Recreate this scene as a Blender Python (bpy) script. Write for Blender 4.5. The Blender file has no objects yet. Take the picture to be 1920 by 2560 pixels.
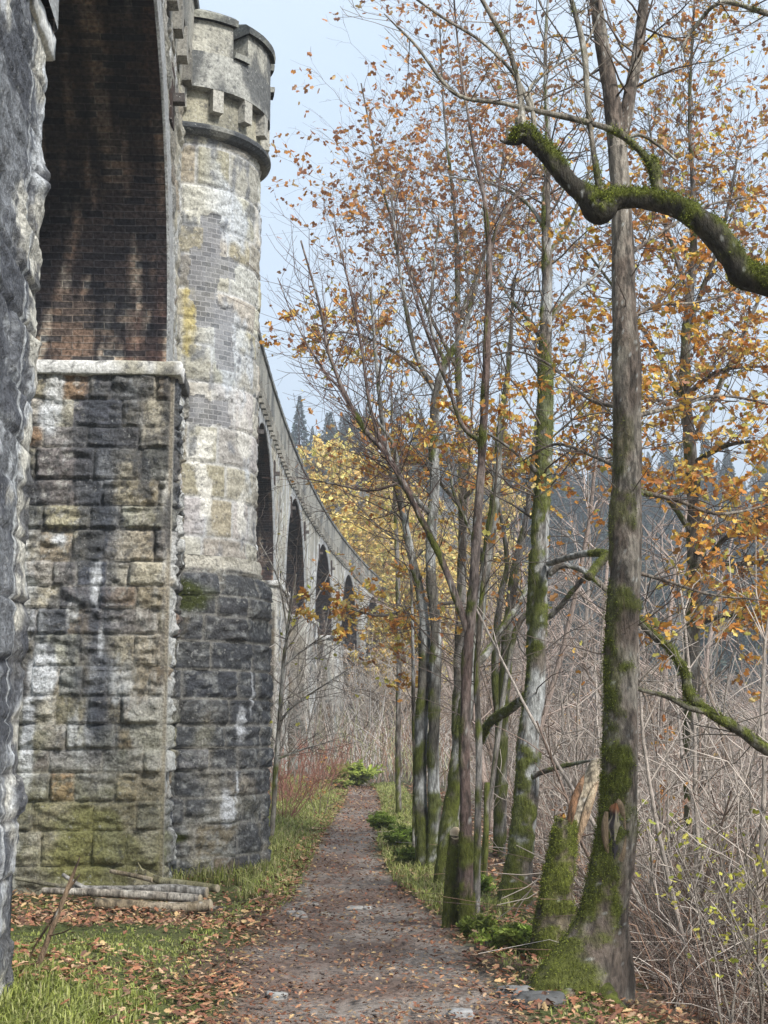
import bpy, math, random
import numpy as np
from math import radians as R_, sin, cos, pi

SC = bpy.context.scene
COL = SC.collection
# ---------------------------------------------------------------- camera
F = 3500.0                       # focal length in pixels of the 1920 x 2560 photograph
TH = math.atan((1820 - 1280) / F)  # camera pitch
cam_d = bpy.data.cameras.new('camera')
cam = bpy.data.objects.new('camera', cam_d); COL.objects.link(cam)
cam_d.sensor_fit = 'VERTICAL'; cam_d.sensor_height = 24.0
cam_d.lens = 24.0 * F / 2560.0
cam_d.clip_start = 0.05; cam_d.clip_end = 3000
cam.location = (0, 0, 0)
cam.rotation_euler = (pi / 2 + TH, 0, 0)
SC.camera = cam
# ---------------------------------------------------------------- world, sun, exposure
SUN_EL, SUN_AZ = R_(42), R_(140)      # azimuth clockwise from +Y
w = bpy.data.worlds.new('World'); SC.world = w; w.use_nodes = True
nt = w.node_tree; nt.nodes.clear()
out = nt.nodes.new('ShaderNodeOutputWorld')
sky = nt.nodes.new('ShaderNodeTexSky'); sky.sky_type = 'NISHITA'; sky.sun_disc = False
sky.sun_elevation = SUN_EL; sky.sun_rotation = SUN_AZ; sky.air_density = 1.0; sky.dust_density = 2.0
b1 = nt.nodes.new('ShaderNodeBackground'); b1.inputs[1].default_value = 0.13
b2 = nt.nodes.new('ShaderNodeBackground'); b2.inputs[1].default_value = 1.0
tc = nt.nodes.new('ShaderNodeTexCoord')
mp = nt.nodes.new('ShaderNodeMapping'); mp.inputs['Scale'].default_value = (1.0, 1.0, 2.6)
nz = nt.nodes.new('ShaderNodeTexNoise'); nz.inputs['Scale'].default_value = 2.2; nz.inputs['Detail'].default_value = 4
nz.inputs['Roughness'].default_value = 0.5
cr = nt.nodes.new('ShaderNodeValToRGB')
cr.color_ramp.elements[0].position = 0.3; cr.color_ramp.elements[0].color = (0.285, 0.36, 0.445, 1)
cr.color_ramp.elements[1].position = 0.72; cr.color_ramp.elements[1].color = (0.365, 0.42, 0.475, 1)
mx = nt.nodes.new('ShaderNodeMixShader'); mx.inputs[0].default_value = 0.85
nt.links.new(tc.outputs['Generated'], mp.inputs[0]); nt.links.new(mp.outputs[0], nz.inputs['Vector'])
nt.links.new(nz.outputs[0], cr.inputs[0]); nt.links.new(cr.outputs[0], b2.inputs[0])
nt.links.new(sky.outputs[0], b1.inputs[0])
nt.links.new(b1.outputs[0], mx.inputs[1]); nt.links.new(b2.outputs[0], mx.inputs[2])
nt.links.new(mx.outputs[0], out.inputs[0])
sl = bpy.data.lights.new('sun', 'SUN'); sl.energy = 2.6; sl.angle = R_(12); sl.color = (1.0, 0.96, 0.9)
so = bpy.data.objects.new('sun', sl); COL.objects.link(so)
so.rotation_euler = (pi / 2 - SUN_EL, 0, pi - SUN_AZ)
SC.view_settings.view_transform = 'Standard'; SC.view_settings.look = 'None'
SC.view_settings.exposure = 1.38; SC.view_settings.gamma = 1.0
SC.cycles.max_bounces = 5; SC.cycles.diffuse_bounces = 3; SC.cycles.transparent_max_bounces = 8

# ---------------------------------------------------------------- numeric helpers
def smooth(a, b, x):
    t = np.clip((x - a) / (b - a), 0, 1); return t * t * (3 - 2 * t)

def _hash(ix, iy, iz, seed):
    h = (ix.astype(np.int64) * 374761393 + iy.astype(np.int64) * 668265263 + iz.astype(np.int64) * 2147483647 + seed * 974634777) & 0xffffffff
    h = ((h ^ (h >> 13)) * 1274126177) & 0xffffffff
    h = ((h ^ (h >> 16)) * 2246822519) & 0xffffffff
    return ((h ^ (h >> 15)) & 0xffffff) / float(0xffffff)

def vnoise(x, y, z, seed=0):
    x = np.asarray(x, float); y = np.asarray(y, float) + 0 * x; z = np.asarray(z, float) + 0 * x
    ix, iy, iz = np.floor(x), np.floor(y), np.floor(z)
    fx, fy, fz = x - ix, y - iy, z - iz
    fx, fy, fz = [t * t * (3 - 2 * t) for t in (fx, fy, fz)]
    r = 0
    for dx in (0, 1):
        for dy in (0, 1):
            for dz in (0, 1):
                r = r + _hash(ix + dx, iy + dy, iz + dz, seed) * (fx if dx else 1 - fx) * (fy if dy else 1 - fy) * (fz if dz else 1 - fz)
    return r

def fbm(x, y, z, seed=0, o=4, g=0.5):
    a, s, n, f = 1.0, 0, 0, 1.0
    for k in range(o):
        s = s + a * vnoise(np.asarray(x) * f + 17.3 * k, np.asarray(y) * f, np.asarray(z) * f, seed + k); n += a; a *= g; f *= 2.03
    return s / n

CT, ST = cos(TH), sin(TH)
def P(xd, yd, Y, disp=1.15732):
    """point of the place at distance Y (metres ahead) seen at overview-pixel (xd, yd)"""
    xs, ys = xd * disp, yd * disp
    a, b = (xs - 960) / F, (1280 - ys) / F
    dx, dy, dz = a, CT - b * ST, ST + b * CT
    return (dx * Y / dy, Y, dz * Y / dy)

def S(xs, ys, Y): return P(xs, ys, Y, 1.0)
def wr(wd, Y): return wd * 1.15732 * Y / F * 0.5     # pixel width -> radius

# ---------------------------------------------------------------- object helpers
def newobj(name, data, parent=None, **kw):
    o = bpy.data.objects.new(name, data); COL.objects.link(o)
    if parent is not None: o.parent = parent
    for k, v in kw.items():
        if v: o[k] = v
    return o

def empty(name, loc, **kw):
    o = newobj(name, None, **kw); o.location = loc; o.empty_display_size = 0.2
    return o

def mesh(name, V, Fc, mat, parent=None, col=None, uv=None, smoothf=True, loc=None, extra=None, **kw):
    """V (n,3); Fc (m,k) int array or list of such arrays; loc: world position of parent (verts are given in world space)"""
    V = np.asarray(V, np.float32)
    if loc is not None: V = V - np.asarray(loc, np.float32)
    me = bpy.data.meshes.new(name)
    fl = Fc if isinstance(Fc, list) else [Fc]
    fl = [np.asarray(f, np.int32) for f in fl if len(f)]
    me.vertices.add(len(V)); me.vertices.foreach_set('co', V.ravel())
    li = np.concatenate([f.ravel() for f in fl]); tot = np.concatenate([np.full(len(f), f.shape[1], np.int32) for f in fl])
    st = np.concatenate([[0], np.cumsum(tot)[:-1]]).astype(np.int32)
    me.loops.add(len(li)); me.loops.foreach_set('vertex_index', li)
    me.polygons.add(len(tot)); me.polygons.foreach_set('loop_start', st)
    try: me.polygons.foreach_set('loop_total', tot)
    except Exception: pass
    me.polygons.foreach_set('use_smooth', np.full(len(tot), bool(smoothf)))
    if uv is not None:
        l = me.uv_layers.new(name='UVMap'); l.data.foreach_set('uv', np.asarray(uv, np.float32)[li].ravel())
    if col is not None:
        c = np.ones((len(V), 4), np.float32); c[:, :3] = col
        a = me.color_attributes.new('Col', 'FLOAT_COLOR', 'POINT'); a.data.foreach_set('color', c.ravel())
    if extra is not None:
        a = me.attributes.new('patch', 'FLOAT', 'POINT'); a.data.foreach_set('value', np.asarray(extra, np.float32))
    me.update(calc_edges=True); me.validate()
    me.materials.append(mat)
    return newobj(name, me, parent, **kw)

def gridfaces(nu, nv, closed_u=False):
    i = np.arange(nu if closed_u else nu - 1)[:, None]; j = np.arange(nv - 1)[None, :]
    a = i * nv + j; b = ((i + 1) % nu) * nv + j
    return np.stack([a, b, b + 1, a + 1], -1).reshape(-1, 4)

class Geo:
    """collects quads"""
    def __init__(s): s.v, s.f, s.c = [], [], []; s.n = 0
    def add(s, V, Fc, c=None):
        V = np.asarray(V, float); s.v.append(V); s.f.append(np.asarray(Fc) + s.n); s.n += len(V)
        if c is not None: s.c.append(np.broadcast_to(np.asarray(c, float), (len(V), 3)))
    def build(s, name, mat, parent=None, **kw):
        k = {}
        for f in s.f: k.setdefault(f.shape[1], []).append(f)
        fl = [np.concatenate(x) for x in k.values()]
        return mesh(name, np.concatenate(s.v), fl, mat, parent, col=np.concatenate(s.c) if s.c else None, **kw)

BOXF = np.array([[0, 2, 3, 1], [4, 5, 7, 6], [0, 1, 5, 4], [2, 6, 7, 3], [0, 4, 6, 2], [1, 3, 7, 5]])
def framebox(o, a, b, c, r0, r1, bevel=0.0):
    """box in frame origin o, axes a,b,c, ranges r0..r1 (3 each)"""
    V = []
    for k in (0, 1):
        for j in (0, 1):
            for i in (0, 1):
                p = [(r0, r1)[i][0], (r0, r1)[j][1], (r0, r1)[k][2]]
                V.append(np.asarray(o) + p[0] * np.asarray(a) + p[1] * np.asarray(b) + p[2] * np.asarray(c))
    return np.array(V), BOXF

# ---------------------------------------------------------------- materials
def mat_new(name, rough=0.9, spec=0.2):
    m = bpy.data.materials.new(name); m.use_nodes = True
    n = m.node_tree; b = n.nodes['Principled BSDF']
    b.inputs['Roughness'].default_value = rough; b.inputs['Specular IOR Level'].default_value = spec
    return m, n, b

def N(n, t, **kw):
    x = n.nodes.new(t)
    for k, v in kw.items():
        if k in x.inputs: x.inputs[k].default_value = v
        else: setattr(x, k, v)
    return x

def mat_attr(name, rough=0.9, scale=30.0, var=0.35, bump=0.3, bdist=0.01, base=None, spec=0.2, detail=6, stretch=(1, 1, 1), backl=0.0, speck=None):
    """colour = Col attribute (or a base colour) times a noise, with a noise bump"""
    m, n, b = mat_new(name, rough, spec)
    if base is None:
        a = N(n, 'ShaderNodeAttribute'); a.attribute_name = 'Col'; c = a.outputs['Color']
    else:
        a = N(n, 'ShaderNodeRGB'); a.outputs[0].default_value = (*base, 1); c = a.outputs[0]
    t = N(n, 'ShaderNodeTexCoord'); mp = N(n, 'ShaderNodeMapping'); mp.inputs['Scale'].default_value = stretch
    n.links.new(t.outputs['Object'], mp.inputs[0])
    z = N(n, 'ShaderNodeTexNoise', Scale=scale, Detail=detail, Roughness=0.65); n.links.new(mp.outputs[0], z.inputs['Vector'])
    r = N(n, 'ShaderNodeMapRange'); r.inputs['From Min'].default_value = 0.25; r.inputs['From Max'].default_value = 0.75
    r.inputs['To Min'].default_value = 1 - var; r.inputs['To Max'].default_value = 1 + var
    n.links.new(z.outputs[0], r.inputs['Value'])
    v = N(n, 'ShaderNodeVectorMath', operation='SCALE'); n.links.new(c, v.inputs[0]); n.links.new(r.outputs[0], v.inputs['Scale'])
    if speck:
        for (sc_, lo_, hi_, cl_, am_) in speck:
            z2 = N(n, 'ShaderNodeTexNoise', Scale=sc_, Detail=6.0, Roughness=0.7); n.links.new(mp.outputs[0], z2.inputs['Vector'])
            r2 = N(n, 'ShaderNodeMapRange'); r2.inputs['From Min'].default_value = lo_; r2.inputs['From Max'].default_value = hi_; r2.inputs['To Max'].default_value = am_; n.links.new(z2.outputs[0], r2.inputs['Value'])
            mm = N(n, 'ShaderNodeMix', data_type='RGBA'); mm.inputs[7].default_value = (*cl_, 1); n.links.new(r2.outputs[0], mm.inputs[0]); n.links.new(v.outputs[0] if v.bl_idname == 'ShaderNodeVectorMath' else v.outputs[2], mm.inputs[6]); v = mm
    vo = v.outputs[0] if v.bl_idname == 'ShaderNodeVectorMath' else v.outputs[2]
    n.links.new(vo, b.inputs['Base Color'])
    if bump:
        u = N(n, 'ShaderNodeBump', Strength=bump, Distance=bdist); n.links.new(z.outputs[0], u.inputs['Height']); n.links.new(u.outputs[0], b.inputs['Normal'])
    if backl:
        tr = N(n, 'ShaderNodeBsdfTranslucent'); n.links.new(vo, tr.inputs[0])
        ms = N(n, 'ShaderNodeMixShader'); ms.inputs[0].default_value = backl
        o = [x for x in n.nodes if x.type == 'OUTPUT_MATERIAL'][0]
        n.links.new(b.outputs[0], ms.inputs[1]); n.links.new(tr.outputs[0], ms.inputs[2]); n.links.new(ms.outputs[0], o.inputs[0])
    return m

SPK = [(9, 0.54, 0.64, (0.06, 0.062, 0.065), 0.7), (24, 0.61, 0.65, (0.60, 0.60, 0.57), 0.55)]
M_STONE = mat_attr('rock_faced_stone', 0.92, 34, 0.75, 1.0, 0.035, detail=10, speck=[(9, 0.56, 0.66, (0.045, 0.047, 0.05), 0.55), (20, 0.60, 0.66, (0.55, 0.55, 0.52), 0.45)])
M_DRESS = mat_attr('dressed_stone', 0.9, 30, 0.6, 0.8, 0.015, detail=10, speck=SPK)
M_BARK = mat_attr('bark', 0.95, 55, 0.65, 1.0, 0.03, stretch=(1, 1, 0.28), detail=8)
M_TWIG = mat_attr('twig_bark', 0.9, 12, 0.3, 0.0)
M_LEAF = mat_attr('autumn_leaf', 0.6, 60, 0.2, 0.0, spec=0.35, backl=0.35)
M_GRASS = mat_attr('grass_blade', 0.6, 20, 0.2, 0.0, spec=0.3, backl=0.3)
M_LITTER = mat_attr('dead_leaf', 0.75, 60, 0.25, 0.0, spec=0.25)
M_GROUND = mat_attr('forest_soil', 0.95, 14, 0.6, 1.0, 0.04, detail=10, speck=[(30, 0.58, 0.62, (0.30, 0.2, 0.13), 0.5)])
M_MOSS = mat_attr('moss', 0.95, 40, 0.4, 0.0)
M_ROCK = mat_attr('path_rock', 0.85, 14, 0.35, 0.6, 0.02, detail=7)
M_NEEDLE = mat_attr('conifer_needles', 0.9, 2, 0.3, 0.0)
M_WOOD = mat_attr('cut_wood', 0.8, 40, 0.25, 0.3, 0.005)

def mat_brick():
    """brick vault: UV in metres; 'patch' attribute unused; Col tints"""
    m, n, b = mat_new('vault_brick', 0.9, 0.15)
    t = N(n, 'ShaderNodeUVMap'); a = N(n, 'ShaderNodeAttribute'); a.attribute_name = 'Col'
    zz = N(n, 'ShaderNodeTexNoise', Scale=3.0, Detail=3.0); n.links.new(t.outputs[0], zz.inputs['Vector'])
    va = N(n, 'ShaderNodeVectorMath', operation='SCALE'); va.inputs['Scale'].default_value = 0.03
    n.links.new(zz.outputs['Color'], va.inputs[0])
    ad = N(n, 'ShaderNodeVectorMath', operation='ADD'); n.links.new(t.outputs[0], ad.inputs[0]); n.links.new(va.outputs[0], ad.inputs[1])
    k = N(n, 'ShaderNodeTexBrick'); k.offset = 0.5
    n.links.new(ad.outputs[0], k.inputs['Vector'])
    k.inputs['Scale'].default_value = 1.0; k.inputs['Brick Width'].default_value = 0.23; k.inputs['Row Height'].default_value = 0.078
    k.inputs['Mortar Size'].default_value = 0.008; k.inputs['Mortar Smooth'].default_value = 0.5; k.inputs['Bias'].default_value = 0.1
    k.inputs['Color1'].default_value = (1.4, 1.15, 1.0, 1); k.inputs['Color2'].default_value = (0.35, 0.38, 0.45, 1); k.inputs['Mortar'].default_value = (1.15, 1.15, 1.15, 1)
    ml = N(n, 'ShaderNodeMix', data_type='RGBA', blend_type='MULTIPLY'); ml.inputs[0].default_value = 1.0
    n.links.new(a.outputs['Color'], ml.inputs[6]); n.links.new(k.outputs['Color'], ml.inputs[7])
    z = N(n, 'ShaderNodeTexNoise', Scale=25.0, Detail=6.0); n.links.new(t.outputs[0], z.inputs['Vector'])
    r = N(n, 'ShaderNodeMapRange'); r.inputs['From Min'].default_value = 0.25; r.inputs['From Max'].default_value = 0.75
    r.inputs['To Min'].default_value = 0.15; r.inputs['To Max'].default_value = 1.85; n.links.new(z.outputs[0], r.inputs['Value'])
    v = N(n, 'ShaderNodeVectorMath', operation='SCALE'); n.links.new(ml.outputs[2], v.inputs[0]); n.links.new(r.outputs[0], v.inputs['Scale'])
    n.links.new(v.outputs[0], b.inputs['Base Color'])
    s = N(n, 'ShaderNodeMath', operation='SUBTRACT'); n.links.new(z.outputs[0], s.inputs[0]); n.links.new(k.outputs['Fac'], s.inputs[1])
    u = N(n, 'ShaderNodeBump', Strength=0.8, Distance=0.015); n.links.new(s.outputs[0], u.inputs['Height']); n.links.new(u.outputs[0], b.inputs['Normal'])
    return m
M_BRICK = mat_brick()

def mat_shaft():
    """turret shaft: stone from Col, with courses of blue engineering brick where the patch attribute is 1"""
    m = mat_attr('turret_stone', 0.9, 30, 0.6, 0.9, 0.02, detail=10, speck=[(11, 0.57, 0.63, (0.09, 0.09, 0.09), 0.65), (18, 0.60, 0.65, (0.62, 0.61, 0.57), 0.6)]); n = m.node_tree
    b = n.nodes['Principled BSDF']
    src = b.inputs['Base Color'].links[0].from_socket
    t = N(n, 'ShaderNodeUVMap'); p = N(n, 'ShaderNodeAttribute'); p.attribute_name = 'patch'
    k = N(n, 'ShaderNodeTexBrick'); k.offset = 0.5; n.links.new(t.outputs[0], k.inputs['Vector'])
    k.inputs['Scale'].default_value = 1.0; k.inputs['Brick Width'].default_value = 0.125; k.inputs['Row Height'].default_value = 0.062
    k.inputs['Mortar Size'].default_value = 0.005; k.inputs['Mortar Smooth'].default_value = 0.3
    k.inputs['Color1'].default_value = (0.085, 0.09, 0.10, 1); k.inputs['Color2'].default_value = (0.25, 0.255, 0.27, 1); k.inputs['Mortar'].default_value = (0.34, 0.34, 0.35, 1)
    mxx = N(n, 'ShaderNodeMix', data_type='RGBA')
    st = N(n, 'ShaderNodeMapRange'); st.inputs['From Min'].default_value = 0.45; st.inputs['From Max'].default_value = 0.55
    st.inputs['To Max'].default_value = 0.8; n.links.new(p.outputs['Fac'], st.inputs['Value']); n.links.new(st.outputs[0], mxx.inputs[0])
    n.links.new(src, mxx.inputs[6]); n.links.new(k.outputs['Color'], mxx.inputs[7]); n.links.new(mxx.outputs[2], b.inputs['Base Color'])
    return m
M_SHAFT = mat_shaft()

# ---------------------------------------------------------------- terrain
def gz(x, y):
    x = np.asarray(x, float); y = np.asarray(y, float)
    z = -1.6 + 0 * x * y
    z = z + 0.28 * smooth(-0.9, -2.2, x) * smooth(12.5, 7.5, y)
    z = z + 0.10 * smooth(-1.1, -2.6, x) * smooth(16, 20, y) - 0.10 * smooth(-1.0, -1.7, x) * smooth(11.5, 13, y) * smooth(17, 15, y)
    d = np.maximum(x - 1.25, 0)
    z = z - np.minimum(0.42 * d + 0.012 * d * d, 7.0)
    z = z + 0.05 * (fbm(x * 0.9, y * 0.9, 0, 5, 3) - 0.5) + 0.035 * (fbm(x * 4, y * 4, 0, 9, 3) - 0.5)
    pc = -0.4 - 0.0 * y; pw = 0.55
    z = z - 0.05 * np.exp(-((x - pc) / pw) ** 2)
    r = np.sqrt(x * x + y * y)
    up = smooth(60, 230, r) * 40 + smooth(225, 420, r) * 10
    az = np.arctan2(x, np.maximum(y, 1e-3))
    up = up * (1 + 0.05 * np.sin(az * 9 + 1.0) )
    z = z + np.where(y > 0, up, smooth(60, 230, r) * 20)
    z = z + 6.0 * smooth(45, 130, r) * (fbm(x / 40, y / 40, 0, 3, 3) - 0.5)
    return z

def path_edges(y):
    ys = [0, 5, 8.7, 9.6, 11.8, 15.4, 20.7, 30, 38, 44, 60]
    L = [-1.15, -1.0, -0.88, -0.92, -0.93, -0.86, -0.93, -0.86, -0.93, -1.3, -2.4]
    Rr = [1.2, 0.95, 0.7, 0.6, 0.48, 0.05, -0.16, -0.08, -0.24, -0.7, -2.0]
    return np.interp(y, ys, L), np.interp(y, ys, Rr)

def path_mask(x, y):
    l, r = path_edges(y)
    n = 0.30 * (fbm(x * 1.7, y * 1.7, 0, 21, 3) - 0.5)
    return smooth(-0.14, 0.10, np.minimum(x - l, r - x) + n) * smooth(46, 40, y)

def build_ground():
    # polar-ish sheet: dense near, reaching the horizon
    def axis(a, lo_s, hi, n):
        t = np.linspace(0, 1, n); return t
    xs = np.unique(np.concatenate([np.arange(-4, 6, 0.06), np.arange(6, 30, 0.5), np.arange(-30, -4, 0.5), np.arange(30, 160, 4), np.arange(-160, -30, 4), np.arange(160, 900, 25), np.arange(-900, -160, 25)]))
    ys = np.unique(np.concatenate([np.arange(4, 22, 0.06), np.arange(22, 60, 0.3), np.arange(60, 300, 4), np.arange(300, 900, 25), np.arange(-20, 4, 0.8), np.arange(-900, -20, 30)]))
    X, Y = np.meshgrid(xs, ys, indexing='ij')
    x, y = X.ravel(), Y.ravel(); z = gz(x, y)
    near = (np.abs(x) < 6) & (y > 3) & (y < 45)
    pm = path_mask(x, y)
    rough = fbm(x * 7, y * 7, 0, 31, 4)
    z = z + np.where(near, (rough - 0.5) * (0.05 + 0.02 * pm), 0)
    c = np.zeros((len(x), 3)) + (0.10, 0.075, 0.05)
    g = smooth(0.42, 0.6, fbm(x * 0.8, y * 0.8, 0, 41, 4))
    grass = np.array([0.085, 0.11, 0.03])
    lw = smooth(-1.25, -1.55, x) * smooth(13.6, 12.6, y) + smooth(13, 15, y) * smooth(-0.9, -1.1, x); g = np.clip(np.maximum(g, 0.9 * lw), 0, 1)
    c = c * (1 - g[:, None] * 0.8) + grass * g[:, None] * 0.8
    p1 = np.array([0.17, 0.125, 0.105]); p2 = np.array([0.26, 0.225, 0.20])
    q = smooth(0.4, 0.65, fbm(x * 1.3, y * 1.3, 0, 51, 4))[:, None]
    pcol = p1 * (1 - q) + p2 * q
    c = c * (1 - pm[:, None]) + pcol * pm[:, None]
    far = smooth(35, 60, np.hypot(x, y))[:, None]
    c = c * (1 - far) + np.array([0.09, 0.085, 0.07]) * far
    mesh('ground', np.stack([x, y, z], 1), gridfaces(len(xs), len(ys)), M_GROUND, col=c, kind='structure')
build_ground()

# ---------------------------------------------------------------- viaduct
def VX(y): return -3.0 + 0.00128 * (y - 37) ** 2
def vframe(y):
    o = np.array([VX(y), y, 0.0]); t = np.array([2 * 0.00128 * (y - 37), 1.0, 0.0]); t /= np.linalg.norm(t)
    return o, t, np.array([t[1], -t[0], 0.0])
def vpos(s, wv, z):
    """s = distance along (metres ahead), w = outwards from the face"""
    dx = 2 * 0.00128 * (s - 37); L = np.sqrt(1 + dx * dx)
    return np.stack([VX(s) + wv / L, s - wv * dx / L, z + 0 * s], -1)

PITCH, HS, ZI, BH = 11.5, 3.7, 3.95, 3.5
CEN = [-0.2, 11.3, 22.8, 34.3, 45.8, 57.3, 68.8, 80.3]     # arch centres
VW = 4.6
rngc = np.random.RandomState(7)
COURSES = np.cumsum(np.concatenate([[-2.6], rngc.uniform(0.23, 0.36, 45)]))
COURSES_T = np.cumsum(np.concatenate([[-2.6], rngc.uniform(0.30, 0.52, 35)]))

def blocks(u, v, courses, seed, w0, w1, L):
    ci = np.clip(np.searchsorted(courses, v) - 1, 0, len(courses) - 2)
    dv = np.minimum(v - courses[ci], courses[ci + 1] - v)
    du = np.zeros_like(u); bid = np.zeros(u.shape, int); uc = np.zeros_like(u)
    for c in np.unique(ci):
        r = np.random.RandomState(seed * 1000 + int(c))
        j = [-0.3 * r.rand()]
        while j[-1] < L + 1: j.append(j[-1] + r.uniform(w0, w1))
        j = np.array(j); m = ci == c
        k = np.clip(np.searchsorted(j, u[m]) - 1, 0, len(j) - 2)
        du[m] = np.minimum(u[m] - j[k], j[k + 1] - u[m]); bid[m] = c * 101 + k; uc[m] = (j[k] + j[k + 1]) / 2
    return bid, du, dv, uc, (courses[ci] + courses[ci + 1]) / 2

PAL = np.array([[0.36, 0.33, 0.26], [0.31, 0.30, 0.25], [0.40, 0.37, 0.29], [0.26, 0.26, 0.25], [0.31, 0.28, 0.20],
                [0.17, 0.175, 0.19], [0.44, 0.42, 0.36], [0.28, 0.24, 0.18], [0.30, 0.20, 0.13], [0.20, 0.19, 0.18]])
def blockcol(bid, seed, pal=PAL, wts=None):
    r = np.random.RandomState(seed); n = int(bid.max()) + 1
    k = r.choice(len(pal), n, p=wts); jit = r.uniform(0.82, 1.2, (n, 1)) * r.uniform(0.97, 1.03, (n, 3))
    return (pal[k] * jit)[bid], r.rand(n)[bid], r.rand(n)[bid]

def lerp(a, b, t): return a * (1 - t[:, None]) + np.asarray(b) * t[:, None]

def rocksurf(u, v, seed, courses, w0, w1, L, amp, mortar=(0.36, 0.34, 0.30), pal=PAL, wts=None, joint=0.012, q=None):
    """masonry pattern at (u,v): displacement, colour. q: 3-D coordinates for the noise"""
    jw = 0.02 * (fbm(u * 5, v * 5, 0, seed, 2) - 0.5)
    bid, du, dv, uc, vc = blocks(u + jw, v + jw * 0.7, courses, seed, w0, w1, L)
    c, r1, r2 = blockcol(bid, seed, pal, wts)
    e = np.minimum(du, dv)
    f = smooth(joint * 0.5, joint + 0.013, e)
    n1 = fbm(u * 5 + r1 * 30, v * 8 + r2 * 30, 0, seed + 3, 4, 0.55)
    n2 = np.abs(fbm(u * 3 + r2 * 50, v * 9, r1 * 9, seed + 8, 3) - 0.5) * 2
    tilt = (v - vc) * (r1 - 0.5) * 0.35 + (u - uc) * (r2 - 0.5) * 0.2
    led = np.abs(((v * 7 + 2.5 * fbm(u * 2.5, v * 2, r1 * 7, seed + 21, 3) + r2 * 5) % 1) - 0.5) * 2
    n3 = fbm(u * 22, v * 26, 0, seed + 22, 3) - 0.5
    d = f * amp * (0.10 + 0.9 * r1 * r1 + 1.5 * (n1 - 0.42) - 0.9 * n2 + 3.5 * tilt + 0.45 * (led - 0.5) * (r2 > 0.35) + 0.5 * n3)
    d = d + f * 0.016
    c = c * (0.45 + 1.1 * fbm(u * 11, v * 13, r1, seed + 5, 5, 0.7))[:, None]
    c = lerp(c, (0.07, 0.07, 0.07), smooth(0.57, 0.66, fbm(u * 17, v * 17, 5, seed + 25, 4, 0.65)) * 0.7)
    c = lerp(c, (0.50, 0.49, 0.45), smooth(0.60, 0.68, fbm(u * 13, v * 15, 9, seed + 26, 4, 0.65)) * 0.6)
    mo = 1 - smooth(joint * 0.5, joint * 1.6, e + 0.008 * (fbm(u * 20, v * 20, 0, seed + 1, 2) - 0.5))
    c = lerp(c, mortar, mo * 0.75 * smooth(0.3, 0.55, fbm(u * 2, v * 2, 4, seed + 27, 3)))
    return d, c, e

def stains(c, u, v, z, seed, dark=0.5, white=0.3, green=0.3, darkcol=(0.055, 0.06, 0.07)):
    k1 = fbm(u * 1.6, v * 0.28, 0, seed + 11, 4)       # vertical streaks
    k2 = fbm(u * 3.0, v * 1.1, 3, seed + 12, 5, 0.6)
    c = lerp(c, darkcol, np.clip(dark * 1.9 * smooth(0.47, 0.60, k1 * 0.5 + k2 * 0.5), 0, 0.85))
    k3 = fbm(u * 2.6, v * 0.8, 7, seed + 13, 5, 0.62)
    c = lerp(c, (0.56, 0.57, 0.56), np.clip(white * 2.6 * smooth(0.54, 0.64, k3), 0, 0.9))
    k4 = fbm(u * 1.5, v * 1.5, 1, seed + 14, 4)
    c = lerp(c, (0.15, 0.16, 0.035), np.clip(green * 2 * smooth(0.45, 0.62, k4) * smooth(0.6, -1.4, z), 0, 0.75))
    return c

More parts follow.
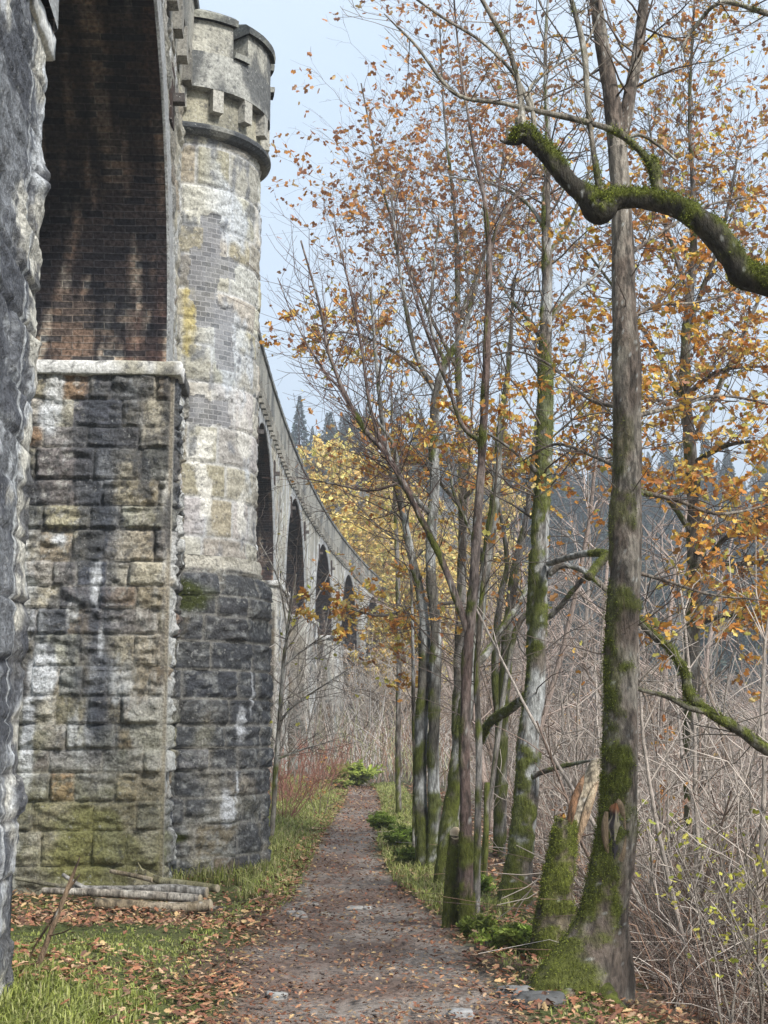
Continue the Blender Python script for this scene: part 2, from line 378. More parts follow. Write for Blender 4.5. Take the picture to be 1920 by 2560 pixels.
def pier(idx, s0, s1, seed, res, amp, parent, first=False):
    """pier box between s0 and s1 along the viaduct, from below the ground to the impost"""
    w0, w1 = -VW - 0.08, (-0.065 if idx == 0 else 0.08)
    z0, z1 = -2.3 if s0 < 60 else -3.5, ZI - 0.12
    if s0 > 60: z0 = -3.5
    segs = [((s0, w0), (s0, w1)), ((s0, w1), (s1, w1)), ((s1, w1), (s1, w0)), ((s1, w0), (s0, w0))]
    us, ss, ws, ns, cd = [], [], [], [], []
    acc = 0
    for (a, b) in segs:
        L = abs(b[0] - a[0]) + abs(b[1] - a[1]); n = max(3, int(L / res))
        t = np.arange(n) / n
        us.append(acc + t * L); ss.append(a[0] + (b[0] - a[0]) * t); ws.append(a[1] + (b[1] - a[1]) * t)
        nn = np.array([(b[1] - a[1]), -(b[0] - a[0])]) / L      # (s,w) outward
        nn = np.array([-abs(b[1] - a[1]) / L if a[0] == s0 and b[0] == s0 else (abs(b[1] - a[1]) / L), 0]) if a[0] == b[0] else np.array([0, 1.0 if a[1] == w1 else -1.0])
        ns.append(np.tile(nn, (n, 1))); cd.append(np.minimum(t, 1 - t) * L)
        acc += L
    u1 = np.concatenate(us); s = np.concatenate(ss); wv = np.concatenate(ws); nn = np.concatenate(ns); cdist = np.concatenate(cd)
    zs = np.linspace(z0, z1, int((z1 - z0) / res) + 1)
    U, Z = np.meshgrid(u1, zs, indexing='ij'); k = U.shape[1]
    u, z = U.ravel(), Z.ravel(); rp = lambda a: np.repeat(a, k)
    d, c, e = rocksurf(u, z, seed, COURSES, 0.22, 0.62, acc, amp)
    cm = smooth(0.045, 0.075, rp(cdist))                 # drafted margin at the corners
    d = d * cm - 0.004
    if idx == 0: d = d * 0.75 + 0.035 * (fbm(u * 2.2, z * 7, 0, 501, 4, 0.6) - 0.45)
    c = stains(c, u, z, z, seed, 0.42, 0.42, 0.55)
    c = lerp(c, (0.40, 0.37, 0.31), (1 - smooth(0.03, 0.06, rp(cdist))) * 0.7)
    if first:
        # washed-out dark run down the middle of the face, pale lime bloom, green foot, a rusty block
        L1 = w1 - w0; x = L1 - u                         # distance from outer corner on the near face
        fr = (u < L1)
        wob = 0.07 * (fbm(z * 1.3, 0 * z, 0, 61, 3) - 0.5) * 4
        run = np.exp(-((x - 0.80 - wob) / 0.17) ** 2) * smooth(-0.6, 0.2, z) * (0.35 + 0.9 * fbm(u * 7, z * 2.5, 0, 62, 4))
        c = np.where(fr[:, None], lerp(c, (0.06, 0.07, 0.095), np.clip(run, 0, 0.85)), c)
        for (px, pz, sx, sz, st) in [(0.72, 2.75, 0.10, 0.28, 1.0), (0.78, 1.55, 0.08, 0.35, 0.9), (1.32, 0.62, 0.17, 0.34, 1.1), (1.45, -0.2, 0.1, 0.8, 0.8), (1.18, 2.0, 0.14, 0.1, 0.7), (1.35, 3.4, 0.14, 0.3, 0.9), (1.4, 1.0, 0.2, 0.5, 0.5), (0.72, 0.9, .06, .25, .8)]:
            bl = np.exp(-((x - px) / sx) ** 2 - ((z - pz) / sz) ** 2) * (0.25 + 1.5 * fbm(u * 9, z * 5, 0, 63, 4)) * st
            c = np.where(fr[:, None], lerp(c, (0.62, 0.64, 0.66), smooth(0.3, 0.75, bl) * 0.92), c)
        gr = smooth(-0.2, -1.4, z) * smooth(0.25, 0.9, x) * smooth(0.3, 0.6, fbm(u * 3, z * 3, 0, 64, 3))
        c = np.where(fr[:, None], lerp(c, (0.20, 0.20, 0.04), gr * 0.75), c)
        c = np.where(fr[:, None], lerp(c, c * np.array([0.80, 0.71, 0.57]), smooth(0.55, 0.25, x + 0.1 * (fbm(u * 2, z * 2, 0, 66, 3) - .5)) * 0.5), c)
        dk_ = smooth(0.50, 0.60, fbm(u * 2.3, z * 0.9, 0, 67, 5, 0.6)) * smooth(-1.0, 1.0, z)
        c = np.where(fr[:, None], lerp(c, (0.055, 0.06, 0.07), dk_ * 0.75), c)
        gr = smooth(-0.1, -0.9, z) * 0.4
        c = np.where(fr[:, None], lerp(c, (0.26, 0.24, 0.13), gr), c)
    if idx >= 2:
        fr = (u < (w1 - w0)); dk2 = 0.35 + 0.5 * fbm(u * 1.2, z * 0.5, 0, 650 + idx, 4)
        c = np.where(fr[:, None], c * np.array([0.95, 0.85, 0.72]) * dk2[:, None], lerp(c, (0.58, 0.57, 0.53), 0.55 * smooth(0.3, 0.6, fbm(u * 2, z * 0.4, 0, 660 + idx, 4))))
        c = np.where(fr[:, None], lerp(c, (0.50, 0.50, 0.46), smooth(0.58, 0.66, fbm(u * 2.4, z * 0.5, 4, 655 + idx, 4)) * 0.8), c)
    if idx == 0:
        # nearest pier: slate-dark outer face with a long cream limewash run toward the corner
        sd = s1 - s.max() + 0 * u + (s1 - rp(s)) if False else (s1 - rp(s))
        of = (rp(wv) > w1 - 1e-6)
        nn1 = fbm(sd * 1.4, z * 1.3, 0, 71, 5, 0.6)
        cream = smooth(0.39, 0.49, nn1 + 0.35 * (smooth(0.50, 0.38, sd) - 0.5) + 0.08 * smooth(0, 3, z))
        slate = np.array([0.20, 0.21, 0.225]) * (0.5 + 1.0 * fbm(sd * 14, z * 9, 0, 72, 4))[:, None]
        crm = np.array([0.62, 0.60, 0.53]) * (0.6 + 0.75 * fbm(sd * 10, z * 5, 2, 73, 4))[:, None]
        crm = lerp(crm, (0.50, 0.54, 0.60), smooth(0.5, 0.6, fbm(sd * 2.2, z * 2.2, 5, 74, 4)) * 0.7)
        c2 = slate * (1 - cream[:, None]) + crm * cream[:, None]
        c2 = lerp(c2, (0.08, 0.085, 0.1), smooth(0.52, 0.60, fbm(sd * 2.4, z * 3.6, 7, 75, 5, 0.6)) * 0.85)
        c2 = c2 * (0.6 + 0.8 * fbm(sd * 30, z * 22, 7, 76, 4, 0.65))[:, None]
        c2 = lerp(c2, (0.55, 0.57, 0.58), (np.abs(sd - 0.44 - 0.008 * np.sin(z)) < 0.014) * 0.8)
        c2 = lerp(c2, (0.10, 0.11, 0.13), (np.abs(sd - 0.40) < 0.02) * 0.7)
        c2 = lerp(c2, (0.055, 0.055, 0.06), (1 - smooth(0.006, 0.022, e)) * 0.75 * (sd < 0.39))
        c = np.where(of[:, None], c2, c)
        big = np.zeros_like(z)
        for (zz, hh, am) in [(3.02, 0.12, 0.06), (2.1, 0.13, 0.02), (0.50, 0.17, 0.05), (-0.38, 0.13, 0.055), (1.3, 0.13, 0.026), (3.6, 0.1, 0.02)]:
            g_ = np.exp(-((z - zz) / hh) ** 2) * np.exp(-((sd - 0.17) / 0.12) ** 2)
            big = big + am * g_
            c = np.where((of & (am > 0.025))[:, None], lerp(c, (0.085, 0.09, 0.105), smooth(0.35, 0.7, g_ + 0.3 * (nn1 - 0.5)) * 0.9), c)
        d = d + np.where(of, big * cm, 0)
    pos = vpos(rp(s) + nn[:, 0].repeat(k) * d, rp(wv) + nn[:, 1].repeat(k) * d, z)
    o = mesh('pier', pos, gridfaces(len(u1), k, True), M_STONE, parent, col=c)
    # impost: projecting cap stone course
    G = Geo()
    zt = ZI + 0.03
    op_ = 0.045 if idx == 0 else 0.075
    prof = [(-0.02, ZI - 0.13), (op_ - 0.008, ZI - 0.125), (op_, ZI - 0.115), (op_ + 0.004, ZI - 0.06), (op_, zt - 0.018), (op_ - 0.015, zt), (-0.10, zt + 0.002)]
    ring = []
    n = 26
    per = []
    for (a, b) in segs:
        m = max(4, int((abs(b[0] - a[0]) + abs(b[1] - a[1])) / 0.08))
        for i in range(m):
            per.append((a[0] + (b[0] - a[0]) * i / m, a[1] + (b[1] - a[1]) * i / m))
    per = np.array(per); cs, cw = (s0 + s1) / 2, (w0 + w1) / 2; hs, hw = (s1 - s0) / 2, (w1 - w0) / 2
    V = []
    for (o_, zz) in prof:
        V.append(vpos(cs + (per[:, 0] - cs) * (hs + o_) / hs, cw + (per[:, 1] - cw) * (hw + o_) / hw, zz + 0 * per[:, 0]))
    V = np.stack(V, 1).reshape(-1, 3)
    nx = fbm(V[:, 0] * 7, V[:, 1] * 7, V[:, 2] * 7, 81, 3)
    V = V + (nx[:, None] - 0.5) * 0.03 + (fbm(V[:, 0] * 25, V[:, 1] * 25, V[:, 2] * 25, 82, 2)[:, None] - 0.5) * 0.014
    cc = lerp(np.tile((0.42, 0.40, 0.33), (len(V), 1)), (0.09, 0.09, 0.09), smooth(0.46, 0.54, fbm(V[:, 0] * 2.2, V[:, 1] * 2.2, V[:, 2], 83, 3)))
    cc = lerp(cc, (0.66, 0.66, 0.64), smooth(0.50, 0.56, fbm(V[:, 0] * 3.1, V[:, 1] * 3.1, V[:, 2], 84, 3)))
    mesh('impost', V, gridfaces(len(per), len(prof), True), M_DRESS, o, col=cc)
    return o

def barrel(ci, c0, parent):
    na, nw = 90, 90
    th = np.linspace(0, pi, na); wv = np.linspace(-VW, -0.02, nw)
    T, Wv = np.meshgrid(th, wv, indexing='ij'); t, ww = T.ravel(), Wv.ravel()
    s = c0 + HS * np.cos(t); z = ZI + 0.03 + (BH - 0.03) * np.sin(t)
    arc = (t - 0) * 3.6
    d = 0.03 * (fbm(arc * 2, ww * 2, 0, 91 + ci, 3) - 0.5)
    pos = vpos(s - d * np.cos(t), ww, z - d * np.sin(t))
    far = t < pi / 2
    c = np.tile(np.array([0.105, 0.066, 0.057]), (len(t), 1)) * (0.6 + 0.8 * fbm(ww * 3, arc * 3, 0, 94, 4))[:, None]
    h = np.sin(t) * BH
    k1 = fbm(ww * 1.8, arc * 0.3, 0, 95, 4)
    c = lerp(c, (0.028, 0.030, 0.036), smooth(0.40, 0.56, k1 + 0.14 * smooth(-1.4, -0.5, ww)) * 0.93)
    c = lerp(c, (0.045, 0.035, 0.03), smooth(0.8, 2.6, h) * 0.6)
    k2 = fbm(ww * 4.2, arc * 0.9, 2, 96, 4, 0.6)
    c = lerp(c, (0.20, 0.16, 0.13), smooth(0.56, 0.68, k2) * 0.75)
    lime = np.exp(-((ww + 0.55) / 0.17) ** 2) * smooth(1.0, 0.0, arc) * smooth(0.3, 0.6, fbm(ww * 9, arc * 7, 0, 97, 3))
    lime = np.maximum(lime, smooth(0.64, 0.72, fbm(ww * 8, arc * 2.2, 4, 98, 4)) * smooth(2.2, 0.2, arc) * 0.9)
    c = lerp(c, (0.42, 0.39, 0.33), lime * 0.9)
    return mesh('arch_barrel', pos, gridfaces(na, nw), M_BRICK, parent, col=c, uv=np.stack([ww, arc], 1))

ZC = 7.60       # underside of the cornice
def spandrel(ci, c0, parent, res):
    nA = 140 if c0 < 40 else 60
    th = np.linspace(pi, 0, nA)
    sA = c0 + HS * np.cos(th); zA = ZI + 0.03 + (BH - 0.03) * np.sin(th)
    hp = (PITCH - 2 * HS) / 2; m = max(3, int(hp / res / 1.5))
    s = np.concatenate([c0 - HS - hp + hp * np.arange(m) / m, sA, c0 + HS + hp * np.arange(1, m + 1) / m])
    lo = np.concatenate([np.full(m, ZI + 0.03), zA, np.full(m, ZI + 0.03)])
    nv = int(3.6 / res)
    tt = np.linspace(0, 1, nv)
    Sg = np.repeat(s, nv); Lo = np.repeat(lo, nv); z = Lo + (ZC - Lo) * np.tile(tt, len(s))
    rad = np.sqrt(((Sg - c0)) ** 2 + ((z - ZI) * HS / BH) ** 2) - HS
    inr = (rad < 0.42) & (z > ZI)
    d, c, e = rocksurf(Sg + 50, z, 300 + ci, COURSES, 0.3, 0.7, 90, 0.035)
    c = c * 0.5 + np.array([0.25, 0.24, 0.2])
    c = stains(c, Sg, z, z, 310 + ci, 0.20, 0.5, 0.0)
    ang = np.arctan2(z - ZI, Sg - c0); vs = np.abs(((ang * 3.9 / 0.34) % 1) - 0.5)
    cring = np.where((vs > 0.47)[:, None], (0.25, 0.24, 0.22), (0.38, 0.39, 0.39)) * (0.7 + 0.6 * fbm(Sg * 8, z * 8, 0, 33, 4))[:, None]
    c = np.where(inr[:, None], cring, c)
    d = np.where(inr, 0.03, d)
    d = np.where(rad < 0.012, 0.0, d)
    pos = vpos(Sg, d - 0.02, z)
    mesh('spandrel', pos, gridfaces(len(s), nv)[:, ::-1], M_STONE, parent, col=c)
    pos2 = vpos(Sg, 0 * d - VW, z)
    mesh('inner_spandrel', pos2, gridfaces(len(s), nv), M_STONE, parent, col=c)

via = empty('stone_viaduct', (VX(15), 15.0, -1.6), label='tall curving stone railway viaduct with brick-lined arches, stained piers and a round turret', category='viaduct')
VL = np.array([VX(15), 15.0, -1.6])
_mesh = mesh
def mesh_v(*a, **k): return _mesh(*a, **k)
vs_before = set(bpy.data.objects)
for i, c0 in enumerate(CEN):
    s0, s1 = c0 + HS, c0 + HS + (PITCH - 2 * HS)
    res = (0.024, 0.018)[i] if i < 2 else (0.07 if i < 4 else 0.12)
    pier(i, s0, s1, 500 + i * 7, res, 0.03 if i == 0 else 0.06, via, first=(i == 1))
    if i > 0: barrel(i, c0, via)
    spandrel(i, c0, via, 0.03 if i in (1,) else 0.08)
barrel(17, CEN[0], via)

# parapet, coping, corbels
def sweep(name, s0, s1, prof, mat, parent, step=0.25, colr=(0.3, 0.29, 0.25), seed=1, amp=0.02, dark=0.4):
    s = np.arange(s0, s1 + step, step); V = []
    for (wv, z) in prof: V.append(vpos(s, wv + 0 * s, z + 0 * s))
    V = np.stack(V, 1).reshape(-1, 3); k = len(prof)
    V = V + (fbm(V[:, 0] * 5, V[:, 1] * 5, V[:, 2] * 5, seed, 3)[:, None] - 0.5) * amp
    c = np.tile(np.array(colr), (len(V), 1)) * (0.7 + 0.6 * fbm(V[:, 0] * 4, V[:, 1] * 4, V[:, 2] * 4, seed + 1, 3))[:, None]
    c = lerp(c, (0.07, 0.075, 0.08), smooth(0.45, 0.6, fbm(V[:, 0] * 1.5, V[:, 1] * 1.5, V[:, 2] * 2, seed + 2, 4)) * dark * 2)
    return _mesh(name, V, gridfaces(len(s), k), mat, parent, col=c, smoothf=False)
par = sweep('parapet', -6, 90, [(0.0, 7.99), (0.10, 8.0), (0.13, 8.66), (-0.25, 8.68), (-0.25, 7.9)], M_DRESS, via, 0.2, (0.33, 0.32, 0.28), 11)
sweep('coping', -6, 90, [(-0.28, 8.67), (0.17, 8.66), (0.175, 8.77), (0.0, 8.84), (-0.28, 8.82), (-0.28, 8.67)], M_DRESS, par, 0.2, (0.2, 0.2, 0.18), 12)
sweep('cornice', -6, 90, [(-0.02, ZC - 0.005), (0.012, ZC), (0.02, 7.99), (-0.2, 8.0)], M_DRESS, via, 0.2, (0.30, 0.29, 0.25), 14)
sweep('deck', -6, 90, [(-0.2, 7.9), (-4.4, 7.9)], M_DRESS, via, 1.0, (0.2, 0.19, 0.17), 13)
sweep('far_parapet', -6, 90, [(-VW, 7.4), (-VW - 0.1, 8.4), (-VW + 0.25, 8.4), (-VW + 0.25, 7.9)], M_DRESS, via, 0.5, (0.25, 0.24, 0.2), 15)
rs = np.random.RandomState(3)
far_c = Geo()
nc = 0
for s in np.arange(9.0, 88, 0.62):
    if 15.9 < s < 18.1: continue
    o, t, nv_ = vframe(s)
    V, Fc = framebox(o, t, nv_, (0, 0, 1), (-0.115, 0.0, ZC + 0.04 + rs.uniform(-.01, .01)), (0.115, 0.118, 7.997))
    c = np.array([0.27, 0.26, 0.23]) * rs.uniform(0.55, 1.25)
    if nc < 70:
        _mesh('corbel', V, Fc, M_DRESS, par, col=np.tile(c, (8, 1)), smoothf=False)
    else: far_c.add(V, Fc, c)
    nc += 1
far_c.build('corbel_course', M_DRESS, par, smoothf=False, kind='stuff')
# dark rusty plates painting in shaded drain slots beside the crowns, with spouts
for c0 in CEN[1:6]:
    for dd in (-2.2, 3.25):
        s = c0 + dd
        o, t, nv_ = vframe(s)
        V, Fc = framebox(o, t, nv_, (0, 0, 1), (-0.16, 0.0, 6.55), (0.16, 0.035, 7.2))
        pl = _mesh('slot_shade_plate', V, Fc, M_DRESS, via, col=np.tile((0.05, 0.035, 0.03), (8, 1)), smoothf=False)
        V, Fc = framebox(o, t, nv_, (0, 0, 1), (-0.05, 0.03, 6.8), (0.07, 0.16, 6.9))
        _mesh('spout', V, Fc, M_DRESS, pl, col=np.tile((0.09, 0.08, 0.075), (8, 1)), smoothf=False)

# ---- turret
TX, TY = -2.60, 17.0
def tpos(a, r, z): return np.stack([TX + r * np.sin(a), TY - r * np.cos(a), z + 0 * a], -1)
tur = newobj('turret', None, via)
def lathe(name, zs, rs_, seed, courses, amp, colfn, mat, w0=0.3, w1=0.8, da=0.025, a0=-1.35, a1=pi * 0.85, patchfn=None):
    a = np.arange(a0, a1, da); zs = np.asarray(zs); rr = np.asarray(rs_)
    A, Z = np.meshgrid(a, zs, indexing='ij'); Rr = np.tile(rr, len(a))
    al, z = A.ravel(), Z.ravel(); u = al * 1.1 + 3
    d, c, e = rocksurf(u, z, seed, courses, w0, w1, 8, amp)
    c = colfn(al, z, u, c, e)
    p = patchfn(al, z) if patchfn is not None else None
    if p is not None: d = d * (1 - p) + 0.01 * p
    pos = tpos(al, Rr + d, z)
    return _mesh(name, pos, gridfaces(len(a), len(zs)), mat, tur, col=c, uv=np.stack([al * 1.02, z], 1), extra=p)

def col_plinth(al, z, u, c, e):
    c = c * 0.62
    k = fbm(u * 2.2, z * 1.2, 0, 601, 5, 0.6)
    darkz = smooth(-0.9, 0.6, z + 0.5 * (al - 0.3)) * smooth(-0.15, 0.35, al)
    c = lerp(c, (0.055, 0.06, 0.07), np.clip(smooth(0.34, 0.52, k + 0.20 * darkz) * 0.88, 0, 0.9))
    c = lerp(c, (0.27, 0.245, 0.17), smooth(0.1, -0.4, al + 0.25 * smooth(0.6, -0.6, z)) * 0.7)
    c = lerp(c, (0.30, 0.29, 0.26), (1 - smooth(0.006, 0.02, e)) * 0.7)
    lich = smooth(0.60, 0.70, fbm(u * 14, z * 14, 0, 602, 3)) * 0.5
    c = lerp(c, (0.33, 0.34, 0.33), lich)
    m = np.exp(-((al - 0.15) / 0.42) ** 2 - ((z - 1.50) / 0.22) ** 2) * (0.3 + 1.4 * fbm(u * 8, z * 8, 0, 603, 4))
    c = lerp(c, (0.045, 0.055, 0.012), smooth(0.25, 0.6, m) * 0.95)
    m = np.exp(-((al - 0.22) / 0.16) ** 2 - ((z + 1.2) / 0.06) ** 2)
    c = lerp(c, (0.05, 0.06, 0.015), smooth(0.3, 0.6, m))
    top = smooth(1.76, 1.86, z + 0.12 * (fbm(u * 4, z * 2, 0, 604, 3) - 0.5))
    c = lerp(c, (0.46, 0.44, 0.38), top)
    for (pa, pz, sa, sz) in [(0.9, 0.05, 0.07, 0.22), (0.75, -0.9, 0.09, 0.25), (0.2, -1.05, 0.012, 0.2), (0.85, -0.65, .02, .2), (1.05, .4, .03, .3)]:
        bl = np.exp(-((al - pa) / sa) ** 2 - ((z - pz) / sz) ** 2) * (0.4 + 1.2 * fbm(u * 9, z * 5, 0, 605, 3))
        c = lerp(c, (0.55, 0.57, 0.6), smooth(0.3, 0.7, bl) * 0.85)
    return c
zs = np.linspace(-2.3, 1.98, 172)
rp_ = np.interp(zs, [-2.3, 1.15, 1.38, 1.55, 1.68, 1.80, 1.90, 1.98], [1.215, 1.19, 1.20, 1.18, 1.14, 1.08, 1.03, 1.015])
lathe('plinth', zs, rp_, 611, COURSES, 0.06, col_plinth, M_STONE)

SP = np.array([[0.46, 0.44, 0.36], [0.42, 0.41, 0.35], [0.38, 0.35, 0.26], [0.48, 0.47, 0.41], [0.34, 0.33, 0.28], [0.43, 0.42, 0.40]])
def col_shaft(al, z, u, c, e):
    bid, du, dv, uc, vc = blocks(u, z, COURSES_T, 621, 0.3, 0.8, 8)
    c, r1, r2 = blockcol(bid, 622, SP)
    c = c * (0.72 + 0.5 * fbm(u * 9, z * 9, 0, 623, 4))[:, None]
    c = lerp(c, (0.45, 0.455, 0.45), (1 - smooth(0.01, 0.03, np.minimum(du, dv))) * 0.75)
    c = lerp(c, (0.09, 0.09, 0.10), smooth(0.50, 0.62, fbm(u * 2.5, z * 1.4, 0, 624, 5)) * smooth(4.8, 6.6, z) * smooth(0.9, 0.4, al) * 0.85)
    c = lerp(c, (0.46, 0.50, 0.55), smooth(0.48, 0.58, fbm(u * 2.1, z * 1.3, 5, 625, 4)) * smooth(0.3, 0.8, al) * 0.7)
    c = lerp(c, (0.66, 0.65, 0.60), smooth(0.57, 0.64, fbm(u * 3.1, z * 2.3, 8, 626, 4)) * smooth(4.5, 3.0, z) * 0.8)
    c = lerp(c, (0.38, 0.31, 0.10), smooth(0.45, 0.9, np.exp(-((al - 0.30) / 0.13) ** 2) * smooth(4.2, 4.4, z) * smooth(5.3, 5.1, z) * (0.35 + 1.1 * fbm(u * 9, z * 5, 0, 627, 3))) * 0.75)
    c = lerp(c, (0.13, 0.14, 0.16), smooth(0.60, 0.70, fbm(u * 5, z * 3, 9, 628, 4)) * 0.7)
    return c
def patch(al, z):
    steps = [(4.30, 0.58, 0.80), (4.75, 0.35, 0.80), (5.05, 0.22, 0.72), (5.42, 0.22, 0.84), (5.72, 0.40, 0.62), (6.15, 0.40, 0.62)]
    p = np.zeros_like(z); al = al + 0.12 * (fbm(al * 8, z * 8, 0, 55, 3) - 0.5); z = z + 0.13 * (fbm(al * 9, z * 9, 4, 56, 2) - 0.5)
    bz = [4.20, 4.72, 5.02, 5.35, 5.65, 5.72, 6.12]
    aa = [(0.62, 0.88), (0.36, 0.86), (0.28, 0.66), (0.28, 0.86), (0.42, 0.66), (0.42, 0.66)]
    for i in range(6):
        p = np.where((z > bz[i]) & (z < bz[i + 1]) & (al > aa[i][0]) & (al < aa[i][1]), 1.0, p)
    p = np.where((z > 3.52) & (z < 3.86) & (al > 0.17 + 0.05 * np.sin(z * 20)) & (al < 0.85), 1.0, p)
    return p
zs = np.linspace(1.98, 7.14, 230)
lathe('shaft', zs, np.full(230, 1.0), 621, COURSES_T, 0.028, col_shaft, M_SHAFT, patchfn=patch, da=0.02)
def ringsweep(name, prof, a0, a1, colr, seed, parent, da=0.05, amp=0.012, dk=0.5, caps=True):
    a = np.linspace(a0, a1, max(3, int((a1 - a0) / da) + 1)); V = []
    for (r, z) in prof: V.append(tpos(a, r + 0 * a, z + 0 * a))
    V = np.stack(V, 1).reshape(-1, 3); k = len(prof)
    V = V + (fbm(V[:, 0] * 7, V[:, 1] * 7, V[:, 2] * 7, seed, 3)[:, None] - 0.5) * amp
    c = np.tile(np.array(colr), (len(V), 1)) * (0.65 + 0.7 * fbm(V[:, 0] * 5, V[:, 1] * 5, V[:, 2] * 5, seed + 1, 4))[:, None]
    c = lerp(c, (0.06, 0.065, 0.07), smooth(0.44, 0.56, fbm(V[:, 0] * 3, V[:, 1] * 3, V[:, 2] * 1.6, seed + 2, 5)) * min(1, dk * 1.35))
    Fc = [gridfaces(len(a), k)]
    if caps: Fc += [np.arange(k)[None, ::-1], (np.arange(k) + (len(a) - 1) * k)[None, :]]
    return _mesh(name, V, Fc, M_DRESS, parent, col=c, smoothf=False)
ringsweep('string_course', [(0.99, 7.06), (1.10, 7.08), (1.15, 7.13), (1.15, 7.17), (1.13, 7.20), (1.02, 7.24)], -1.35, 2.6, (0.2, 0.2, 0.18), 631, tur, dk=0.8)
# neck, drum, merlons as finely gridded rings so their faces carry weathering
def ringwall(name, r, z0, z1, a0, a1, seed, colr, thick=0.22, nz=14, dk=0.6, parent=tur):
    zs = np.linspace(z0, z1, nz); prof = [(r, z) for z in zs] + [(r - thick, z1)] + [(r - thick, z0), (r, z0)]
    return ringsweep(name, prof, a0, a1, colr, seed, parent, 0.04, 0.014, dk)
ringwall('neck', 1.02, 7.22, 7.72, -1.35, 2.6, 633, (0.36, 0.34, 0.26), dk=0.3)
ringwall('drum', 1.135, 7.66, 8.12, -1.2, 2.6, 635, (0.36, 0.36, 0.33), nz=20)
for k in range(4):
    a0 = R_(2 + k * 51.4 - 51.4 * 0); a1 = a0 + R_(39.0)
    m_ = ringwall('merlon', 1.132, 8.118, 8.52, a0, a1, 640 + k, (0.37, 0.36, 0.31), nz=14, thick=0.36)
    ringsweep('merlon_cap', [(1.19, 8.522), (1.20, 8.60), (1.13, 8.66), (1.0, 8.70), (0.76, 8.66), (0.75, 8.522)], a0 - 0.03, a1 + 0.03, (0.26, 0.26, 0.22), 650 + k, m_, 0.05, 0.014, 0.6)
    if k < 3: ringsweep('crenel_sill', [(1.18, 8.122), (1.19, 8.19), (0.78, 8.22), (0.78, 8.122)], a1 + 0.004, a1 + R_(12.2), (0.3, 0.3, 0.27), 660 + k, tur, 0.05, 0.01, 0.5)
for k in range(7):
    a = R_(-15.5 + 23.5 * k)
    d = np.array([sin(a), -cos(a), 0]); s = np.array([cos(a), sin(a), 0])
    V, Fc = framebox((TX, TY, 0), s, d, (0, 0, 1), (-0.07, 0.98, 7.38), (0.07, 1.13, 7.665))
    _mesh('corbel', V, Fc, M_DRESS, tur, col=np.tile(np.array((0.36, 0.35, 0.31)) * rs.uniform(0.8, 1.15), (8, 1)), smoothf=False)
# everything of the viaduct was modelled in world space: bring it under the empty
from mathutils import Matrix, Vector
for o in bpy.data.objects:
    if o.parent is via: o.matrix_parent_inverse = Matrix.Translation(Vector(tuple(-VL)))

# ---------------------------------------------------------------- tubes (trunks, branches, twigs)
def catmull(P_, n):
    P_ = np.asarray(P_, float); m = len(P_)
    Q = np.vstack([2 * P_[0] - P_[1], P_, 2 * P_[-1] - P_[-2]])
    t = np.linspace(0, m - 1 - 1e-9, n); i = t.astype(int); f = (t - i)[:, None]
    p0, p1, p2, p3 = Q[i], Q[i + 1], Q[i + 2], Q[i + 3]
    return 0.5 * (2 * p1 + (p2 - p0) * f + (2 * p0 - 5 * p1 + 4 * p2 - p3) * f ** 2 + (3 * p1 - p0 - 3 * p2 + p3) * f ** 3)

class Tubes:
    """many tapering tubes batched into one mesh"""
    def __init__(s, sides=3): s.k = sides; s.p, s.r, s.l, s.c = [], [], [], []
    def add(s, pts, rad, col):
        s.p.append(np.asarray(pts, float)); s.r.append(np.asarray(rad, float)); s.l.append(len(pts)); s.c.append(np.broadcast_to(np.asarray(col, float), (len(pts), 3)))
    def geo(s):
        p = np.concatenate(s.p); r = np.concatenate(s.r); l = np.array(s.l); c = np.concatenate(s.c)
        st = np.concatenate([[0], np.cumsum(l)[:-1]]); tid = np.repeat(np.arange(len(l)), l)
        idx = np.arange(len(p)); first = idx == st[tid]; last = idx == (st + l - 1)[tid]
        nxt = np.where(last, idx, idx + 1); prv = np.where(first, idx, idx - 1)
        t = p[nxt] - p[prv]; t /= np.maximum(np.linalg.norm(t, axis=1, keepdims=True), 1e-9)
        D = p[st + l - 1] - p[st]; ref = np.where(np.abs(D[:, 2:3]) > 0.6 * np.linalg.norm(D, axis=1, keepdims=True), [[1.0, 0.13, 0]], [[0.05, 0.1, 1.0]])[tid]
        a = np.cross(t, ref); a /= np.maximum(np.linalg.norm(a, axis=1, keepdims=True), 1e-9); b = np.cross(t, a)
        ang = np.arange(s.k) * 2 * pi / s.k
        V = p[:, None, :] + r[:, None, None] * (np.cos(ang)[None, :, None] * a[:, None, :] + np.sin(ang)[None, :, None] * b[:, None, :])
        i = idx[~last]; j = np.arange(s.k); j2 = (j + 1) % s.k
        Fc = np.stack([i[:, None] * s.k + j, i[:, None] * s.k + j2, (i[:, None] + 1) * s.k + j2, (i[:, None] + 1) * s.k + j], -1).reshape(-1, 4)
        return V.reshape(-1, 3), Fc, np.repeat(c, s.k, axis=0)
    def build(s, name, mat, parent=None, **kw):
        V, Fc, c = s.geo(); return _mesh(name, V, Fc, mat, parent, col=c, **kw)

